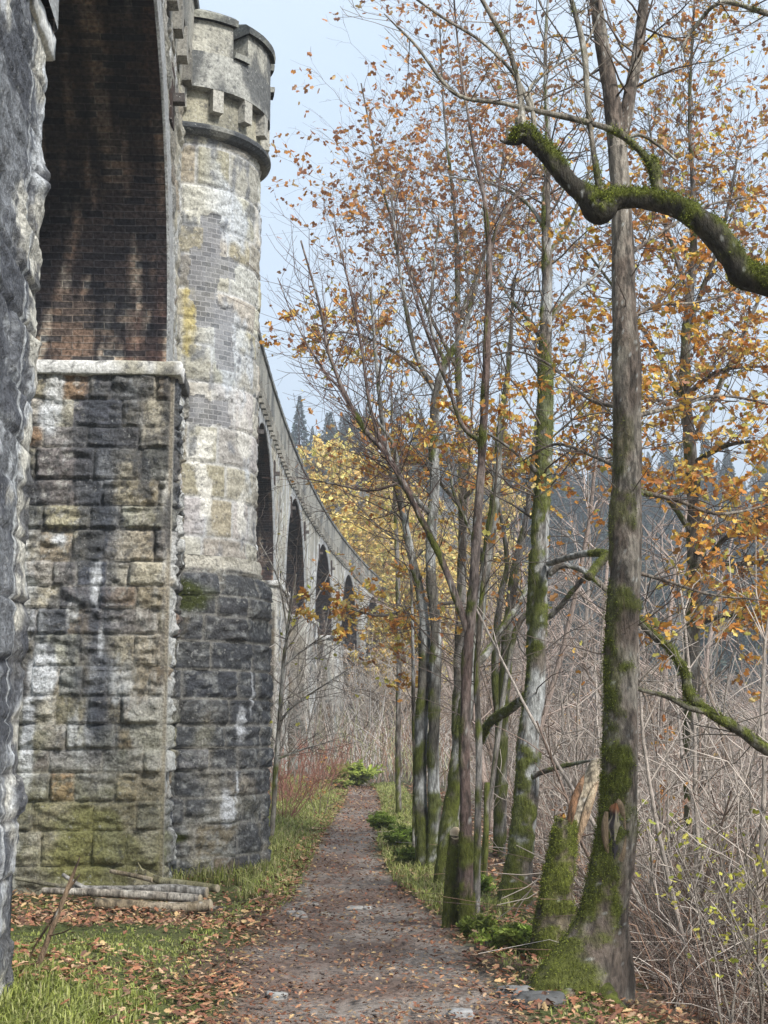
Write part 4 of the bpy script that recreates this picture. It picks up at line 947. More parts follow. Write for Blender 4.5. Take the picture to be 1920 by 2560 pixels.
tree('twin_stem_tree', 'pair of pale grey stems rising from one mossy foot at the path edge', 'tree',
     [[(928, 1895, 16.3, 56), (915, 1800, 16.3, 32), (908, 1700, 16.3, 27), (912, 1550, 16.3, 26), (918, 1400, 16.3, 25), (912, 1300, 16.3, 20), (885, 1180, 16.3, 16), (860, 1060, 16.3, 14), (830, 940, 16.3, 11), (815, 800, 16.3, 8), (800, 620, 16.3, 5)],
      [(934, 1880, 16.2, 30), (940, 1780, 16.2, 26), (936, 1650, 16.2, 24), (940, 1500, 16.2, 24), (942, 1380, 16.2, 23), (935, 1280, 16.2, 22), (930, 1200, 16.2, 22), (938, 1080, 16.2, 21), (938, 950, 16.2, 22), (942, 850, 16.2, 20), (965, 780, 16.2, 15), (1000, 720, 16.2, 12), (1020, 650, 16.2, 9), (1050, 540, 16.2, 5)],
      [(942, 850, 16.2, 12), (900, 770, 16.2, 10), (880, 680, 16.2, 9), (860, 560, 16.3, 7), (845, 420, 16.3, 5)],
      [(930, 1110, 16.2, 13), (900, 1080, 16.1, 11), (865, 1040, 16, 10), (850, 960, 16, 7), (790, 880, 15.9, 4)],
      [(965, 790, 16.2, 9), (930, 700, 16.3, 8), (935, 600, 16.4, 6), (950, 460, 16.5, 4)]],
     dict(TW, leaf=0.09, leafsize=0.075, pal=RUST + OAK, col=(0.13, 0.11, 0.095)), [dict(stem=0, n=46, f0=0.5, len=2.2, r=0.009, al=0.9), dict(stem=1, n=46, f0=0.5, len=2.2, r=0.009, al=0.9), dict(stem=2, n=24, len=1.8, r=0.008, al=0.9), dict(stem=3, n=14, len=1.4, r=0.006), dict(stem=4, n=20, len=1.6, r=0.007)],
     seed=41, bark=(0.15, 0.14, 0.12), bark2=(0.42, 0.43, 0.42), moss=moss_low(-0.9, 919), sides=18, fuzz=1.0)

# ---- 7 mossy limb reaching in from the right (its trunk stands outside the picture)
def moss_up(x, y, z, up, lf): return smooth(0.34, 0.50, noise1(x, y, z, 921, 7) * 0.9 + 0.26 * up - 0.03)
LY = 7.0
limb_st = [[(2050, 2300, 7.4, 190), (2040, 1700, 7.4, 150), (2020, 1200, 7.3, 135), (2000, 800, 7.2, 130), (2010, 300, 7.2, 110), (2030, -300, 7.3, 80)],
     [(2000, 800, 7.2, 90), (1850, 700, 7.1, 80), (1740, 640, 7.05, 68), (1659, 612, LY, 60), (1610, 596, LY, 60), (1575, 548, LY, 56), (1525, 488, LY, 58), (1470, 452, LY, 50), (1420, 437, LY, 47), (1370, 430, LY, 41), (1325, 434, LY, 49), (1294, 454, LY, 64), (1264, 424, LY, 48), (1225, 388, LY, 42), (1185, 338, LY, 43), (1152, 306, LY, 38), (1128, 288, LY, 40), (1116, 304, LY, 24), (1094, 308, LY, 9), (1080, 303, LY, 5)],
     [(1300, 430, LY, 22), (1290, 380, LY, 15), (1278, 300, LY, 13), (1268, 200, LY, 13), (1262, 110, LY, 14), (1240, 20, LY, 11), (1215, -60, LY, 9)],
     [(1425, 425, LY, 24), (1412, 360, LY, 22), (1400, 345, LY, 16), (1340, 290, LY, 15), (1260, 262, LY, 15), (1160, 240, LY, 13), (1080, 222, LY, 11), (1005, 212, LY, 10), (960, 180, LY, 9), (900, 100, LY, 7), (860, 60, LY, 5), (830, 30, LY, 3)],
     [(1128, 300, LY, 34), (1126, 265, LY, 28), (1127, 240, LY, 14), (1120, 180, LY, 12), (1100, 110, LY, 12), (1070, 50, LY, 11), (1030, -20, LY, 9)],
     [(1150, 240, LY, 12), (1110, 160, LY, 9), (1040, 90, LY, 8), (960, 40, LY, 7), (880, -15, LY, 5)],
     [(1155, 290, LY, 13), (1150, 230, LY, 11), (1145, 190, LY, 8), (1190, 150, LY, 6), (1260, 100, LY, 5), (1300, 20, LY, 4)],
     [(1350, 300, LY, 8), (1385, 292, LY, 8), (1430, 320, LY, 7), (1460, 345, LY, 6)],
     [(2010, 300, 7.2, 40), (1800, 60, 7.2, 24), (1659, 30, 7.2, 14), (1560, 5, 7.2, 10), (1500, 60, 7.3, 8), (1470, 110, 7.3, 4)]]
tree('limbed_tree', 'heavy crooked moss-covered limb reaching in from the right edge with upright bare shoots', 'tree', limb_st,
     dict(TW, leaf=0.0, pal=RUST, col=(0.2, 0.17, 0.14), wander=0.13, up=0.1),
     [dict(stem=8, n=16, f0=0.3, len=0.6, r=0.006), dict(stem=3, n=14, f0=0.3, len=0.6, r=0.004), dict(stem=2, n=10, f0=0.2, len=0.5, r=0.004), dict(stem=4, n=8, len=0.5, r=0.004), dict(stem=6, n=8, len=0.4, r=0.003)],
     seed=43, bark=(0.05, 0.045, 0.035), bark2=(0.10, 0.09, 0.07), moss=lambda x, y, z, up, lf: moss_up(x, y, z, up, lf), sides=30, amp=0.19, fuzz=3.5, step=0.016, shoot_bark=((0.26, 0.23, 0.19), (0.40, 0.37, 0.31)),
     names=['trunk', 'limb'] + ['shoot'] * 7)

# ---- lower right mossy boughs from a tree outside the picture
tree('bough_tree', 'drooping mossy boughs sweeping in from the right edge, behind the thickest trunk', 'tree',
     [[(1990, 2250, 10.5, 110), (1960, 1900, 10.5, 90), (1930, 1400, 10.5, 70), (1930, 700, 10.5, 50)],
      [(1950, 1790, 10.5, 40), (1800, 1690, 10.3, 30), (1659, 1622, 10.1, 24), (1600, 1580, 10, 22), (1540, 1545, 10, 21), (1492, 1505, 10, 20), (1478, 1450, 10, 18), (1450, 1405, 10, 17), (1410, 1372, 10, 16), (1378, 1340, 10, 15), (1350, 1310, 10, 10)],
      [(1540, 1540, 10, 13), (1490, 1530, 9.9, 12), (1440, 1505, 9.9, 10), (1390, 1492, 9.9, 9), (1350, 1480, 9.9, 5)]],
     dict(TW, leaf=0.05, pal=OAK, col=(0.25, 0.22, 0.19)), [dict(stem=1, n=26, f0=0.2, len=1.0, r=0.006), dict(stem=2, n=10, len=0.6, r=0.004)],
     seed=47, bark=(0.14, 0.13, 0.10), bark2=(0.25, 0.23, 0.19), moss=lambda x, y, z, up, lf: smooth(0.38, 0.5, noise1(x, y, z, 923, 6) + 0.22 * up), sides=16, fuzz=2.5, step=0.03)

# ---- more trees along the right: slim stems
def slim(label, L, seed, n=24, pal=OAK, leaf=0.06, ln=1.4, name='slim_tree', col=(0.13, 0.105, 0.09), bark=(0.13, 0.11, 0.09), bark2=(0.30, 0.28, 0.26), extra=(), mh=-1.2, size=0.07, group=None, cat='tree', lf0=0.3, rich=(), rleaf=1.2):
    st = [L] + list(extra)
    return tree(name, label, cat, st, dict(TW, leaf=leaf, leafsize=size, pal=pal, col=col), [dict(stem=i, n=n if i == 0 else n // 2, f0=lf0 if i == 0 else 0.2, len=ln if i == 0 else ln * (0.34 if i in rich else 0.7), r=0.006, al=0.8, opts=(dict(leaf=rleaf, pal=OAK + GOLD[:2], vert=0.3, leafsize=size) if i in rich else {})) for i in range(len(st))], seed=seed, bark=bark, bark2=bark2, moss=moss_low(mh, seed + 900), sides=12, step=0.07, group=group)
slim('thin dark sapling rising beside the slender reddish tree, right of it', [(1028, 1960, 12.6, 17), (1032, 1800, 12.6, 14), (1035, 1600, 12.6, 13), (1030, 1450, 12.6, 12), (1045, 1250, 12.6, 9), (1070, 1050, 12.6, 6), (1080, 850, 12.6, 4)], 51, 20, leaf=0.03)
slim('short dead mossy pole beyond the thin dark sapling', [(1047, 1900, 15, 12), (1050, 1800, 15, 10), (1052, 1690, 15, 10)], 52, 3, leaf=0, ln=0.5, name='dead_pole', mh=0)
slim('straight brown trunk deep in the thicket near the path crest', [(862, 1760, 26, 12), (860, 1600, 26, 11), (862, 1400, 26, 11), (858, 1200, 26, 9), (850, 1000, 26, 6), (845, 800, 26, 3)], 53, 30, leaf=0.35, ln=2.6, size=0.1)
slim('pale slim trunk just left of the twin grey stems', [(893, 1860, 18, 8), (896, 1700, 18, 8), (893, 1500, 18, 8), (890, 1300, 18, 6), (880, 1100, 18, 4)], 54, 16, leaf=0.03, bark2=(0.5, 0.5, 0.48))
slim('moss-green double trunk behind the grey lichen tree', [(1078, 1800, 19, 26), (1085, 1600, 19, 24), (1095, 1400, 19, 22), (1110, 1250, 19, 18), (1140, 1100, 19, 12), (1160, 900, 19, 7), (1180, 700, 19, 4)], 55, 40, ln=2.2, leaf=0.12, mh=1.5, size=0.09,
     extra=[[(1082, 1620, 19, 16), (1070, 1450, 19, 15), (1080, 1300, 19, 13), (1095, 1200, 19, 10), (1060, 1000, 19, 5)]])
slim('pale leaning pole crossing behind the grey lichen tree', [(1030, 1450, 15.5, 10), (1110, 1380, 15.2, 12), (1190, 1330, 15, 12), (1260, 1250, 14.7, 11), (1330, 1180, 14.4, 8)], 56, 8, ln=0.8, leaf=0, name='fallen_pole', cat='fallen tree', lf0=0.1)
slim('bushy leafy oak filling the upper right behind the thick trunk', [(1500, 1900, 16, 40), (1495, 1500, 16, 34), (1500, 1100, 16, 28), (1480, 800, 16, 22), (1500, 500, 16, 14), (1490, 250, 16, 8), (1500, 0, 16, 4)], 57, 90, pal=RUST + OAK, leaf=0.5, ln=2.8, size=0.085, name='leafy_oak', lf0=0.42,
     extra=[[(1490, 900, 16, 14), (1420, 760, 16, 10), (1340, 640, 16, 7), (1250, 520, 16, 4)], [(1500, 950, 16, 14), (1580, 780, 16, 10), (1660, 600, 16, 7), (1740, 420, 16, 4)], [(1497, 1250, 16, 13), (1580, 1150, 15.5, 9), (1680, 1100, 15, 5)], [(1495, 1150, 16, 12), (1400, 1020, 15.6, 9), (1290, 930, 15.2, 5)], [(1490, 700, 16, 12), (1560, 500, 16, 8), (1600, 300, 16, 4)], [(1490, 650, 16, 10), (1430, 450, 16, 8), (1400, 250, 16, 4)], [(1497, 1350, 16, 13), (1580, 1330, 15.5, 9), (1680, 1360, 15, 5)], [(1485, 850, 16, 12), (1560, 800, 15.6, 9), (1680, 790, 15, 5)], [(1497, 1000, 16, 12), (1580, 960, 15.6, 9), (1690, 950, 15, 5)], [(1490, 900, 16, 11), (1400, 860, 15.6, 8), (1270, 880, 15, 5)], [(1497, 1190, 16, 11), (1570, 1220, 15.4, 8), (1680, 1210, 15, 4)]], rich=(3, 4, 7, 8, 9, 10, 11), rleaf=1.7)
slim('rust-leaved oak crown behind the twin grey stems', [(985, 1860, 21, 26), (990, 1500, 21, 22), (1000, 1100, 21, 18), (990, 800, 21, 14), (985, 500, 21, 9), (960, 250, 21, 5), (950, 60, 21, 3)], 58, 80, pal=RUST + OAK[:3], leaf=0.48, ln=3.4, size=0.10, name='leafy_oak', lf0=0.52,
     extra=[[(990, 800, 21, 9), (900, 620, 21, 7), (830, 420, 21, 5), (780, 180, 21, 3)], [(990, 700, 21, 9), (1060, 500, 21, 7), (1100, 250, 21, 4)], [(990, 900, 21, 9), (880, 780, 20.5, 7), (760, 720, 20, 5), (660, 730, 19.6, 3)], [(1000, 1100, 21, 9), (920, 1010, 20.5, 7), (850, 960, 20.1, 4)], [(1000, 1300, 21, 9), (900, 1310, 20.2, 7), (820, 1330, 19.6, 5), (740, 1310, 19.2, 3)], [(1000, 1080, 21, 9), (1070, 1010, 20.5, 7), (1150, 1040, 20, 4)]], rich=(3, 4, 5, 6), rleaf=2.0)
# birch sapling by the turret and others on the left verge
slim('thin bare birch sapling against the far piers, right of the turret plinth', [(583, 1830, 20, 12), (592, 1740, 20, 11), (597, 1640, 20, 10), (605, 1540, 20, 9), (613, 1430, 20, 8), (622, 1360, 20, 7), (630, 1300, 20, 5), (640, 1240, 20, 3)], 59, 30, pal=LIME, leaf=0.02, ln=2.2, name='birch_sapling', bark=(0.2, 0.18, 0.15), bark2=(0.42, 0.41, 0.38), mh=-3,
     extra=[[(603, 1560, 20, 6), (640, 1520, 19.9, 4), (700, 1480, 19.8, 3), (760, 1440, 19.7, 2)], [(598, 1640, 20, 5), (650, 1620, 20, 4), (720, 1600, 20, 2)], [(612, 1440, 20, 5), (660, 1400, 20, 3.5), (740, 1350, 20, 2)], [(622, 1370, 20, 4), (600, 1250, 20, 3), (560, 1170, 20, 2)]])

# ---------------------------------------------------------------- logs under the pier
def log(label, L, seed, col, col2, name='log', group='cut logs piled under the pier', stub=None):
    """L: (source px x, y, Y, width px)"""
    pts = [S(a[0], a[1], a[2]) for a in L]; rad = [a[3] * a[2] / F * 0.5 for a in L]
    loc = np.array(pts[0]); e = empty(name, tuple(loc), label=label, category='log', group=group)
    o, p, r, s_ = trunk_mesh('bark', pts, rad, e, loc, 18, 0.03, 0.05, col, col2, None, seed, knots=0.25, cap=False)
    for k, sg in ((0, -1), (-1, 1)):
        c = p[k]; d = (p[1] - p[0]) if k == 0 else (p[-1] - p[-2]); d /= np.linalg.norm(d); a = np.cross(d, (0, 0, 1)); a /= np.linalg.norm(a); b = np.cross(d, a)
        t = np.linspace(0, 2 * pi, 18, endpoint=False); R0 = r[k] * 1.03
        V = np.vstack([[c + d * sg * 0.004]] + [[c + d * sg * 0.004 + R0 * 0.85 * (a * cos(x) + b * sin(x))] for x in t] + [[c - d * sg * 0.01 + R0 * 1.06 * (a * cos(x) + b * sin(x))] for x in t])
        F3 = np.array([[0, 1 + i, 1 + (i + 1) % 18] for i in range(18)]); F4 = np.array([[1 + i, 19 + i, 19 + (i + 1) % 18, 1 + (i + 1) % 18] for i in range(18)])
        cl = np.tile((0.50, 0.42, 0.30), (37, 1)); cl[19:] = (0.33, 0.27, 0.2)
        _mesh('cut_end', V, [F3, F4], M_WOOD, e, col=cl, loc=loc, smoothf=False)
    if stub:
        pts = [S(a[0], a[1], a[2]) for a in stub]; trunk_mesh('branch_stub', pts, [a[3] * a[2] / F * 0.5 for a in stub], e, loc, 10, 0.03, 0.08, col, col2, None, seed + 3)
PB, PB2 = (0.34, 0.30, 0.25), (0.50, 0.46, 0.40)
TB, TB2 = (0.30, 0.24, 0.16), (0.42, 0.35, 0.26)
log('long straight pale log, its left end sticking out, second from the front of the pile', [(107, 2226, 14.0, 15), (250, 2232, 13.9, 20), (400, 2240, 13.8, 22), (502, 2248, 13.7, 22)], 71, PB, PB2)
log('thick brown-grey log lying frontmost in the pile', [(241, 2258, 13.55, 26), (330, 2264, 13.5, 28), (440, 2271, 13.45, 28), (528, 2262, 13.4, 27)], 72, TB, TB2)
log('short thin log poking out to the right behind the frontmost thick log', [(420, 2262, 13.65, 15), (500, 2270, 13.62, 17), (563, 2276, 13.6, 17)], 73, PB, PB2)
log('thick smooth grey log with a forked left tip, behind the long straight pale log', [(180, 2214, 14.3, 10), (225, 2222, 14.2, 16), (330, 2224, 14.1, 20), (430, 2223, 14.05, 25), (518, 2232, 14.0, 26)], 74, (0.30, 0.28, 0.25), (0.42, 0.40, 0.37), stub=[(215, 2222, 14.2, 12), (185, 2205, 14.25, 11), (157, 2186, 14.3, 9)])
log('thin log leaning on the pier, up and left of the crooked yellow-green log', [(277, 2178, 14.7, 10), (330, 2188, 14.55, 11), (382, 2200, 14.4, 13)], 75, TB, TB2)
log('crooked yellow-green log lying topmost at the right of the pile', [(352, 2178, 14.55, 16), (380, 2193, 14.45, 18), (410, 2204, 14.35, 19), (470, 2211, 14.2, 19), (545, 2222, 14.05, 19)], 76, (0.30, 0.27, 0.15), (0.40, 0.37, 0.24), stub=[(360, 2180, 14.5, 5), (352, 2170, 14.5, 4), (345, 2156, 14.5, 3)])
log('thin pole at the back left of the pile half hidden by dead leaves', [(40, 2196, 14.8, 9), (130, 2212, 14.6, 10), (230, 2226, 14.4, 10)], 77, (0.22, 0.20, 0.14), (0.3, 0.28, 0.2))

def stick(label, L, seed, col=(0.17, 0.12, 0.08), cat='stick', name='broken_stick', twigs=None, foot=True):
    pts = [S(a[0], a[1], a[2]) for a in L]; rad = [a[3] * a[2] / F * 0.5 for a in L]
    if foot: x, y, z = pts[0]; pts[0] = (x, y, float(gz(x, y)) - 0.03)
    loc = np.array(pts[0]); e = empty(name, tuple(loc), label=label, category=cat)
    trunk_mesh('stem', pts, rad, e, loc, 10, 0.03, 0.06, col, tuple(1.5 * c for c in col), None, seed)
    for t in (twigs or []):
        pt = [S(a[0], a[1], a[2]) for a in t]; trunk_mesh('branch', pt, [a[3] * a[2] / F * 0.5 for a in t], e, loc, 8, 0.03, 0.06, col, tuple(1.4 * c for c in col), None, seed + 1)
stick('leaning snapped brown stem with a pale split tip at lower left', [(66, 2500, 8.2, 16), (92, 2420, 8.2, 14), (125, 2335, 8.2, 13), (150, 2270, 8.2, 13), (168, 2225, 8.2, 12), (185, 2180, 8.2, 8), (200, 2143, 8.2, 3)], 81,
      twigs=[[(168, 2228, 8.2, 8), (185, 2205, 8.2, 6), (200, 2186, 8.2, 3)], [(150, 2268, 8.2, 6), (110, 2330, 8.25, 6), (85, 2370, 8.3, 5), (66, 2420, 8.35, 4)], [(120, 2340, 8.2, 4), (160, 2330, 8.1, 3), (195, 2310, 8.0, 2)]])
stick('thin dark fallen twig lying on the grass at lower left', [(95, 2508, 8.3, 5), (160, 2480, 8.4, 5), (235, 2455, 8.6, 3)], 82, (0.12, 0.09, 0.07), foot=False)

# surface roots at the foot of the oak
def roots():
    e = [o for o in bpy.data.objects if o.name == 'oak_tree'][0]; loc = np.array(e.location)
    for k, L in enumerate([[(1290, 2120, 8.9), (1240, 2150, 8.75), (1180, 2165, 8.6), (1110, 2175, 8.5)], [(1300, 2140, 8.8), (1330, 2175, 8.6), (1380, 2190, 8.5), (1440, 2200, 8.45)], [(1270, 2100, 9.1), (1215, 2100, 9.2), (1170, 2110, 9.3)]]):
        pts = []
        for j, a in enumerate(L):
            p = P(*a); pts.append((p[0], p[1], float(gz(p[0], p[1])) + 0.04 - 0.03 * j))
        trunk_mesh('root', pts, [0.07, 0.05, 0.035, 0.015][:len(L)], e, loc, 14, 0.02, 0.15, (0.10, 0.08, 0.06), (0.2, 0.17, 0.14), lambda x, y, z, up, lf: smooth(0.4, 0.52, noise1(x, y, z, 931, 7) + 0.1 * up), 61 + k)
roots()

# ---------------------------------------------------------------- stones on the path
def rock(label, xs, ys, Y, sx, sy, sz, seed, col=(0.24, 0.23, 0.22), cat='stone'):
    p = S(xs, ys, Y); x, y = p[0], p[1]; z = float(gz(x, y))
    nu, nv = 36, 18; a = np.linspace(0, 2 * pi, nu, endpoint=False); b = np.linspace(-pi / 2, pi / 2, nv)
    A, B = np.meshgrid(a, b, indexing='ij'); A, B = A.ravel(), B.ravel(); D = np.stack([np.cos(A) * np.cos(B), np.sin(A) * np.cos(B), np.sin(B)], 1)
    q = np.sign(D) * np.abs(D) ** 0.75
    n = fbm(D[:, 0] * 1.6, D[:, 1] * 1.6, D[:, 2] * 1.6, seed, 4) * 0.9 + 0.55
    V = q * n[:, None] * np.array([sx, sy, sz]) + np.array([x, y, z + sz * 0.15])
    k = fbm(V[:, 0] * 20, V[:, 1] * 20, V[:, 2] * 20, seed + 1, 3)
    c = np.array(col) * (0.6 + 0.8 * k)[:, None]
    o = _mesh('stone', V, gridfaces(nu, nv, True), M_ROCK, None, col=c, loc=(x, y, z), label=label, category=cat)
    o.location = (x, y, z)
rock('pale flat slab set in the middle of the path', 900, 2256, None or 13.35, 0.13, 0.07, 0.02, 1, (0.34, 0.33, 0.31))
rock('low grey stone pair in the left half of the path, left of the pale slab', 742, 2285, 12.6, 0.09, 0.06, 0.05, 2)
rock('small brown-grey stone between the left stone pair and the pale slab', 812, 2275, 12.8, 0.05, 0.04, 0.03, 3, (0.26, 0.24, 0.21))
rock('grey-white stone close to the lower path edge among dead leaves', 690, 2490, 8.9, 0.07, 0.045, 0.04, 4, (0.30, 0.30, 0.29))
rock('rounded grey stone at the bottom right of the path', 1150, 2540, 8.2, 0.07, 0.05, 0.04, 5, (0.27, 0.27, 0.27))
rock('broad dark grey boulder under the roots of the thickest mossy trunk', 1345, 2525, 8.55, 0.17, 0.12, 0.055, 6, (0.10, 0.10, 0.10))
rock('flat dark stone beside the boulder at the root of the thickest trunk', 1290, 2500, 8.9, 0.12, 0.07, 0.05, 7, (0.19, 0.19, 0.19))
rock('thin flat stone further up the left side of the path', 770, 2248, 13.6, 0.10, 0.06, 0.02, 8, (0.28, 0.26, 0.24))
rock('dark wet stone at the outer path verge below the cut trunk', 1240, 2360, 10.8, 0.08, 0.06, 0.04, 9, (0.13, 0.13, 0.13))

# ---------------------------------------------------------------- litter, grass
rn = np.random.RandomState(5)
def leaf_litter():
    n = 95000
    y = 6.9 + 34 * rn.rand(n) ** 2.0; x = rn.uniform(-3.4, 4.5, n) * (0.45 + 0.55 * np.minimum(y / 12, 1.6))
    l, r = path_edges(y); pm = path_mask(x, y)
    ed = np.exp(-((x - l + 0.05) / 0.32) ** 2) + 0.8 * np.exp(-((x - r) / 0.25) ** 2)
    patchy = smooth(0.42, 0.6, fbm(x * 1.6, y * 1.6, 0, 131, 3))
    k = 0.34 * pm + 0.75 * ed + 0.42 * patchy + 0.25 * (x > r + 0.3) + 0.6 * smooth(-1.2, -2.2, x) * smooth(10.5, 12, y) * (x < -1) + 0.5 * smooth(18, 28, y) * pm
    m = rn.rand(n) < k; x, y = x[m], y[m]; n = len(x)
    z = gz(x, y) + 0.035 + 0.01 * rn.rand(n) - 0.0
    pal = np.array([(0.34, 0.15, 0.08), (0.42, 0.22, 0.12), (0.30, 0.13, 0.08), (0.48, 0.32, 0.20), (0.22, 0.11, 0.07), (0.52, 0.36, 0.18), (0.18, 0.10, 0.07)])
    c = pal[rn.randint(0, len(pal), n)] * rn.uniform(0.6, 1.15, (n, 1)); pmn = path_mask(x, y)
    c = c * (1 - 0.35 * pmn[:, None] * (rn.rand(n, 1) < 0.6))
    L = Leaves(); an = rn.rand(n) * 2 * pi; d = np.stack([np.cos(an), np.sin(an), rn.normal(0.05, 0.22, n)], 1)
    L.p, L.d, L.s, L.c = list(np.stack([x, y, z], 1)), list(d), list(np.where(pmn > 0.5, rn.uniform(0.010, 0.040, n), rn.uniform(0.018, 0.062, n)) * (1 + 0.02 * y)), list(c)
    L.build('fallen_leaves', M_LITTER, None, seed=6, flat=1.0, lobed=True, kind='stuff')
leaf_litter()

def blades(name, x, y, h, c, lean=0.5, wd=0.004, seed=1, zoff=0.0):
    n = len(x); r = np.random.RandomState(seed); z = gz(x, y) + zoff; an = r.rand(n) * 2 * pi; la = lean * r.rand(n) * h; w_ = wd * (1 + y / 14) * r.uniform(0.7, 1.3, n)
    d = np.stack([np.cos(an), np.sin(an), 0 * an], 1); s = np.stack([-np.sin(an), np.cos(an), 0 * an], 1) * w_[:, None]
    b = np.stack([x, y, z], 1); m = b + d * (la * 0.35)[:, None] + np.array([0, 0, 1]) * (h * 0.6)[:, None]; t = b + d * (la * 1.2)[:, None] + np.array([0, 0, 1]) * (h * (1 - 0.25 * la / np.maximum(h, 1e-4)))[:, None]
    V = np.stack([b - s, b + s, m - s * 0.8, m + s * 0.8, t], 1).reshape(-1, 3); k = np.arange(n)[:, None] * 5
    return _mesh(name, V, [k + np.array([[0, 1, 3, 2]]), k + np.array([[2, 3, 4]])], M_GRASS, None, col=np.repeat(c, 5, axis=0), smoothf=False, kind='stuff')
def grass():
    n = 230000
    y = 6.7 + 34 * rn.rand(n) ** 1.7; x = rn.uniform(-3.6, 3.0, n)
    l, r = path_edges(y); pm = path_mask(x, y); left = x < (l + r) / 2
    pat = smooth(0.36, 0.56, fbm(x * 1.3, y * 1.3, 0, 141, 3))
    dl = np.where(left, l - x, x - r)
    lawn = left & (y < 14)
    verge = (y > 13.6) & (dl > 0.0) & (dl < 1.9) & left & ((x > -1.45) | (y > 15.5))
    vr = (~left) & (dl > 0.05) & (dl < 0.75) & (y > 12.5)
    cor = left & (y < 8.4) & (x < -1.3)
    litter_zone = left & (y < 12.8) & (dl < 0.22 + 0.25 * fbm(x * 2, y * 2, 0, 143, 3))
    brown = left & (x < -1.5) & (y > 10.8) & (y < 13.6)
    near_r = (~left) & (dl > 0.2) & (dl < 0.9) & (y <= 12.5)
    k = 1.0 * lawn * (0.6 + 0.4 * pat) + verge * 1.0 + vr * 1.0 + cor + near_r * 0.5
    k = k * (1 - pm) * np.where(litter_zone, 0.15, 1) * np.where(brown, 0.15, 1)
    m = rn.rand(n) < k; x, y = x[m], y[m]; lawn, verge, vr, cor, near_r = lawn[m], verge[m], vr[m], cor[m], near_r[m]; n = len(x); dl = dl[m]
    h = np.where(lawn, rn.uniform(0.010, 0.034, n), 0) + np.where(verge & ~lawn, rn.uniform(0.05, 0.20, n) * (0.35 + np.minimum(dl, 1.0)), 0) + np.where(vr, rn.uniform(0.04, 0.16, n), 0) + np.where(cor, rn.uniform(0.01, 0.07, n), 0) + near_r * rn.uniform(0.02, 0.06, n)
    g1 = np.array([(0.31, 0.35, 0.08), (0.38, 0.42, 0.11), (0.23, 0.28, 0.065), (0.48, 0.50, 0.20)]); g2 = np.array([(0.48, 0.47, 0.20), (0.50, 0.45, 0.24), (0.34, 0.38, 0.12)])
    c = g1[rn.randint(0, 4, n)]; dry = (rn.rand(n) < np.where(lawn, 0.08, 0.42)); c = np.where(dry[:, None], g2[rn.randint(0, 3, n)], c) * rn.uniform(0.6, 1.2, (n, 1)) * (0.55 + 0.8 * fbm(x * 2.6, y * 2.6, 0, 145, 4))[:, None]
    blades('grass', x, y, h, c, 1.3, 0.0028, 3)
grass()

def fern(label, xs, ys, Y, R0, n, seed, col=(0.20, 0.27, 0.05), name='fern', cat='fern', group=None, pin=26, curl=1.0, brown=0.0):
    p = S(xs, ys, Y); x0, y0 = p[0], p[1]; z0 = float(gz(x0, y0)); r = np.random.RandomState(seed); L = Leaves(); T = Tubes(3)
    for i in range(n):
        a = r.rand() * 2 * pi; ln = R0 * r.uniform(0.7, 1.15); el = r.uniform(0.85, 1.5); t = np.linspace(0, 1, pin)
        hx = ln * t * cos(el) * (1 + 0.5 * t); hz = ln * (t * sin(el) - 0.38 * curl * t * t)
        q = np.stack([x0 + r.normal(0, 0.04) + hx * cos(a), y0 + hx * sin(a), z0 + hz], 1); T.add(q, 0.003 * (1 - 0.7 * t), (0.2, 0.2, 0.07))
        cc = np.array(col) * r.uniform(0.6, 1.3); cc = np.array((0.26, 0.13, 0.05)) * r.uniform(0.7, 1.4) if r.rand() < brown else cc
        for j in range(2, pin):
            w_ = ln * 0.26 * sin(pi * (0.12 + 0.88 * j / pin)) ** 0.8 + 0.01
            for s in (-1, 1):
                d = np.array([-sin(a) * s + 0.35 * cos(a), cos(a) * s + 0.35 * sin(a), 0.1 + 0.45 * r.normal()]); L.add(q[j], d, w_, tuple(cc * r.uniform(0.6, 1.5)))
    loc = (x0, y0, z0); e = empty(name, loc, label=label, category=cat, group=group)
    T.build('stalks', M_TWIG, e, loc=loc); L.build('fronds', M_GRASS, e, seed=seed, loc=loc, flat=0.2, wide=0.55)
fern('bright green fern at the foot of the snapped mossy trunk', 1290, 2420, 10.4, 0.30, 12, 1, (0.24, 0.30, 0.06))
fern('low yellow-green fern at the left foot of the slender reddish tree group', 1195, 2385, 11.2, 0.24, 12, 2, (0.26, 0.32, 0.06))
fern('green fern between the grey lichen tree and the snapped mossy trunk', 1340, 2370, 10.9, 0.26, 10, 3, (0.20, 0.28, 0.05))
fern('tall bright green fern at the crest of the path, left side', 880, 1950, 40, 1.05, 34, 4, (0.30, 0.36, 0.07), pin=20)
fern('small fern left of the tall one at the path crest', 850, 1965, 37, 0.6, 18, 5, (0.26, 0.30, 0.08), pin=16)
fern('green fern on the right verge halfway along the path', 955, 2080, 22.5, 0.45, 22, 6, (0.22, 0.30, 0.05), pin=18)
fern('dense green fern on the right verge nearest the twin grey stems', 1000, 2130, 19, 0.48, 24, 7, (0.20, 0.28, 0.05), pin=18)
fern('fern half hidden at the moss foot of the twin grey stems', 1025, 2185, 16.6, 0.34, 18, 8, (0.22, 0.28, 0.06), pin=18)
fern('broad green fern below the grey lichen tree', 1180, 2250, 13.6, 0.34, 16, 9, (0.24, 0.32, 0.06))

